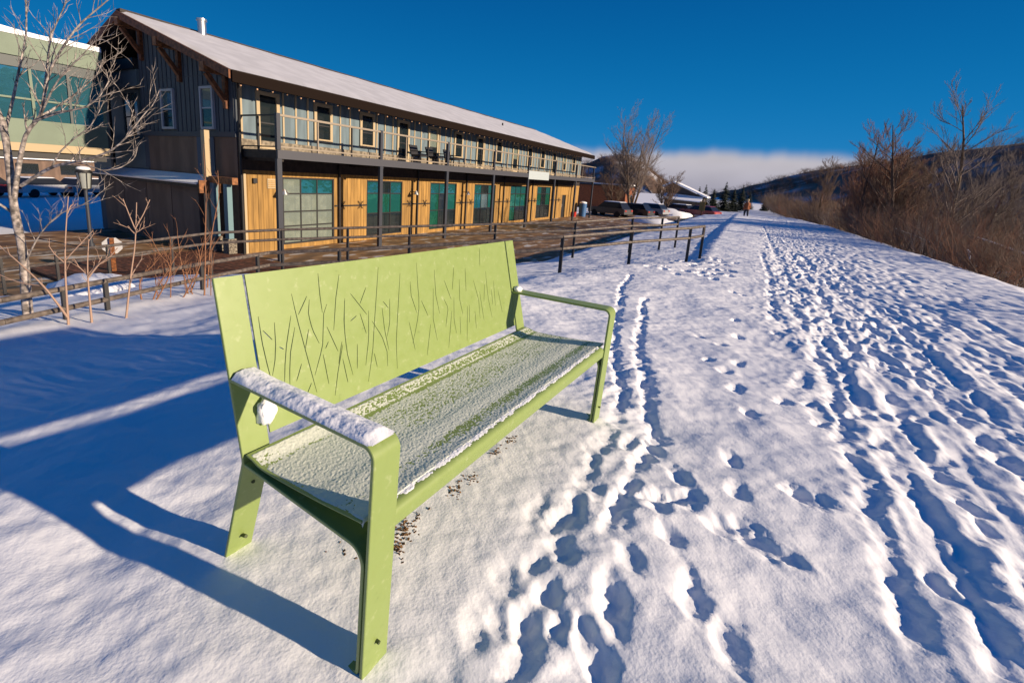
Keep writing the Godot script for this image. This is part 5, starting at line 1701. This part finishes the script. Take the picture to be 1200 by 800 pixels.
	# window glass: tinted panes in front of blinds or dark rooms
	for q in [["glass_dark", 0.02, 0.03, 0.035, 0.55], ["glass_pale", 0.30, 0.36, 0.31, 0.4], ["glass_sky", 0.12, 0.18, 0.2, 0.6]]:
		var g := StandardMaterial3D.new()
		g.albedo_color = lin(q[1], q[2], q[3], q[4])
		g.transparency = BaseMaterial3D.TRANSPARENCY_ALPHA
		g.roughness = 0.04
		g.metallic_specular = 0.6
		M[q[0]] = g
	# mirror glass with the reflected sky and bank colours put into its tint
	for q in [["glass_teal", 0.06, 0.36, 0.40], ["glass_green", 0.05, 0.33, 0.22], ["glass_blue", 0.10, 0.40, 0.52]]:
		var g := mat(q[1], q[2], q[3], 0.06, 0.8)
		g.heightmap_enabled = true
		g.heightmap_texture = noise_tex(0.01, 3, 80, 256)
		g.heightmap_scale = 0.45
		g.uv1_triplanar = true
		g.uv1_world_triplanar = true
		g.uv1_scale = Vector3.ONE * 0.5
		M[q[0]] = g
	M.blind_pale = worn(mat(0.42, 0.44, 0.36, 0.9), 0.5, 0.4, 0.02, 60)
	M.blind_teal = mat(0.22, 0.27, 0.25, 0.9)
	M.blind_dark = mat(0.20, 0.19, 0.175, 0.9)
	var bp := mat(0.56, 0.48, 0.42, 0.85)
	bp = worn(bp, 0.6, 1.8, 0.03, 61)
	M.bark_pale = bp
	M.bark_tan = worn(mat(0.23, 0.15, 0.09, 0.85), 0.5, 1.2, 0.03, 62)
	M.bark_dark = mat(0.075, 0.048, 0.034, 0.9)
	M.bark_grey = worn(mat(0.2, 0.17, 0.15, 0.85), 0.5, 1.2, 0.03, 63)
	M.twig_pale = mat(0.38, 0.25, 0.18, 0.85)
	M.twig_red = mat(0.26, 0.12, 0.06, 0.85)
	M.twig_brown = mat(0.12, 0.076, 0.054, 0.9)
	M.twig_rust = mat(0.2, 0.096, 0.058, 0.9)
	M.twig_straw = mat(0.24, 0.16, 0.095, 0.9)
	M.twig_grey = mat(0.17, 0.135, 0.12, 0.9)
	M.needles = mat(0.022, 0.032, 0.02, 0.85)
	M.scrub = mat(0.12, 0.07, 0.045, 0.9)
	M.hill = mat(1, 1, 1, 0.95)
	M.hill.vertex_color_use_as_albedo = true
	M.vcol = mat(1, 1, 1, 0.85)
	M.vcol.vertex_color_use_as_albedo = true

func build_sky() -> Sky:
	# clear winter sky, deep blue overhead, with a bank of low cloud all round the horizon
	var w := 1024
	var h := 512
	var im := Image.create_empty(w, h, false, Image.FORMAT_RGBF)
	var f := FastNoiseLite.new()
	f.seed = 4
	f.frequency = 1.0
	f.fractal_octaves = 4
	var X := 1.5 # the exposure set below
	for y in h:
		var el := (0.5 - (y + 0.5) / h) * 180.0
		for x in w:
			var az := TAU * x / w
			var t := clampf(el / 90.0, 0.0, 1.0)
			var c := Color(0.004, 0.215, 0.53).lerp(Color(0.0005, 0.062, 0.255), smoothstep(0.0, 1.0, pow(clampf(el / 34.0, 0.0, 1.0), 0.75)))
			c = c.lerp(Color(0.0005, 0.058, 0.245), smoothstep(0.35, 1.0, t))
			c = c.lerp(Color(0.10, 0.30, 0.58), exp(-el / 3.2) * 0.5) if el > 0 else c
			var d := Vector3(cos(az), 0, sin(az))
			var edge := 4.2 + 0.9 * f.get_noise_2d(d.x * 2.2, d.z * 2.2) + 0.5 * f.get_noise_2d(d.x * 16.0, d.z * 16.0)
			var k := 1.0 - smoothstep(edge - 0.9, edge + 0.5, el)
			var cl := Color(0.36, 0.35, 0.43).lerp(Color(0.56, 0.53, 0.57), clampf(el / 4.0, 0, 1))
			cl = cl * (1.0 + 0.12 * f.get_noise_2d(d.x * 5.0 + el * 0.3, d.z * 5.0))
			c = c.lerp(cl, k)
			im.set_pixel(x, y, Color(c.r / X, c.g / X, c.b / X))
	var pm := PanoramaSkyMaterial.new()
	pm.panorama = ImageTexture.create_from_image(im)
	var sky := Sky.new()
	sky.sky_material = pm
	return sky

func _ready() -> void:
	# camera: a lens shifted off centre, 1.31 m above the snow
	var cam := Camera3D.new()
	cam.name = "camera"
	add_child(cam)
	var pitch := 0.195
	var roll := 0.062
	var yaw := 0.515
	var near := 0.05
	cam.set_frustum(near * 800.0 / 544.887, Vector2(30.487, -83.955) / 544.887 * near, near, 6000.0)
	var b := Basis(Vector3.UP, yaw) * Basis(Vector3.RIGHT, -pitch) * Basis(Vector3(0, 0, 1), roll)
	cam.transform = Transform3D(b, Vector3(0, 1.308, 0))
	cam.current = true
	var env := Environment.new()
	env.background_mode = Environment.BG_SKY
	env.sky = build_sky()
	env.tonemap_mode = Environment.TONE_MAPPER_LINEAR
	env.tonemap_exposure = 1.5
	env.sdfgi_enabled = true
	env.ssao_enabled = true
	env.ssil_enabled = true
	var we := WorldEnvironment.new()
	we.name = "environment"
	we.environment = env
	add_child(we)
	var sun := DirectionalLight3D.new()
	sun.name = "sun"
	sun.light_energy = 1.42
	sun.light_color = Color(1.0, 0.912, 0.80)
	sun.light_angular_distance = 0.8
	sun.shadow_enabled = true
	add_child(sun)
	var el := deg_to_rad(16.5)
	var az := 0.15
	sun.look_at_from_position(Vector3.ZERO, -Vector3(cos(el) * cos(az), sin(el), -cos(el) * sin(az)), Vector3.UP)
	# setting and things
	build_materials()
	build_ground()
	rng.seed = 3
	build_lodge()
	build_bridge()
	scrub = shrub_mesh(199, 4.0, 5, 0.6)
	build_hills()
	build_bench()
	build_handrails()
	build_aspen()
	build_saplings()
	build_far_plants()
	build_props()
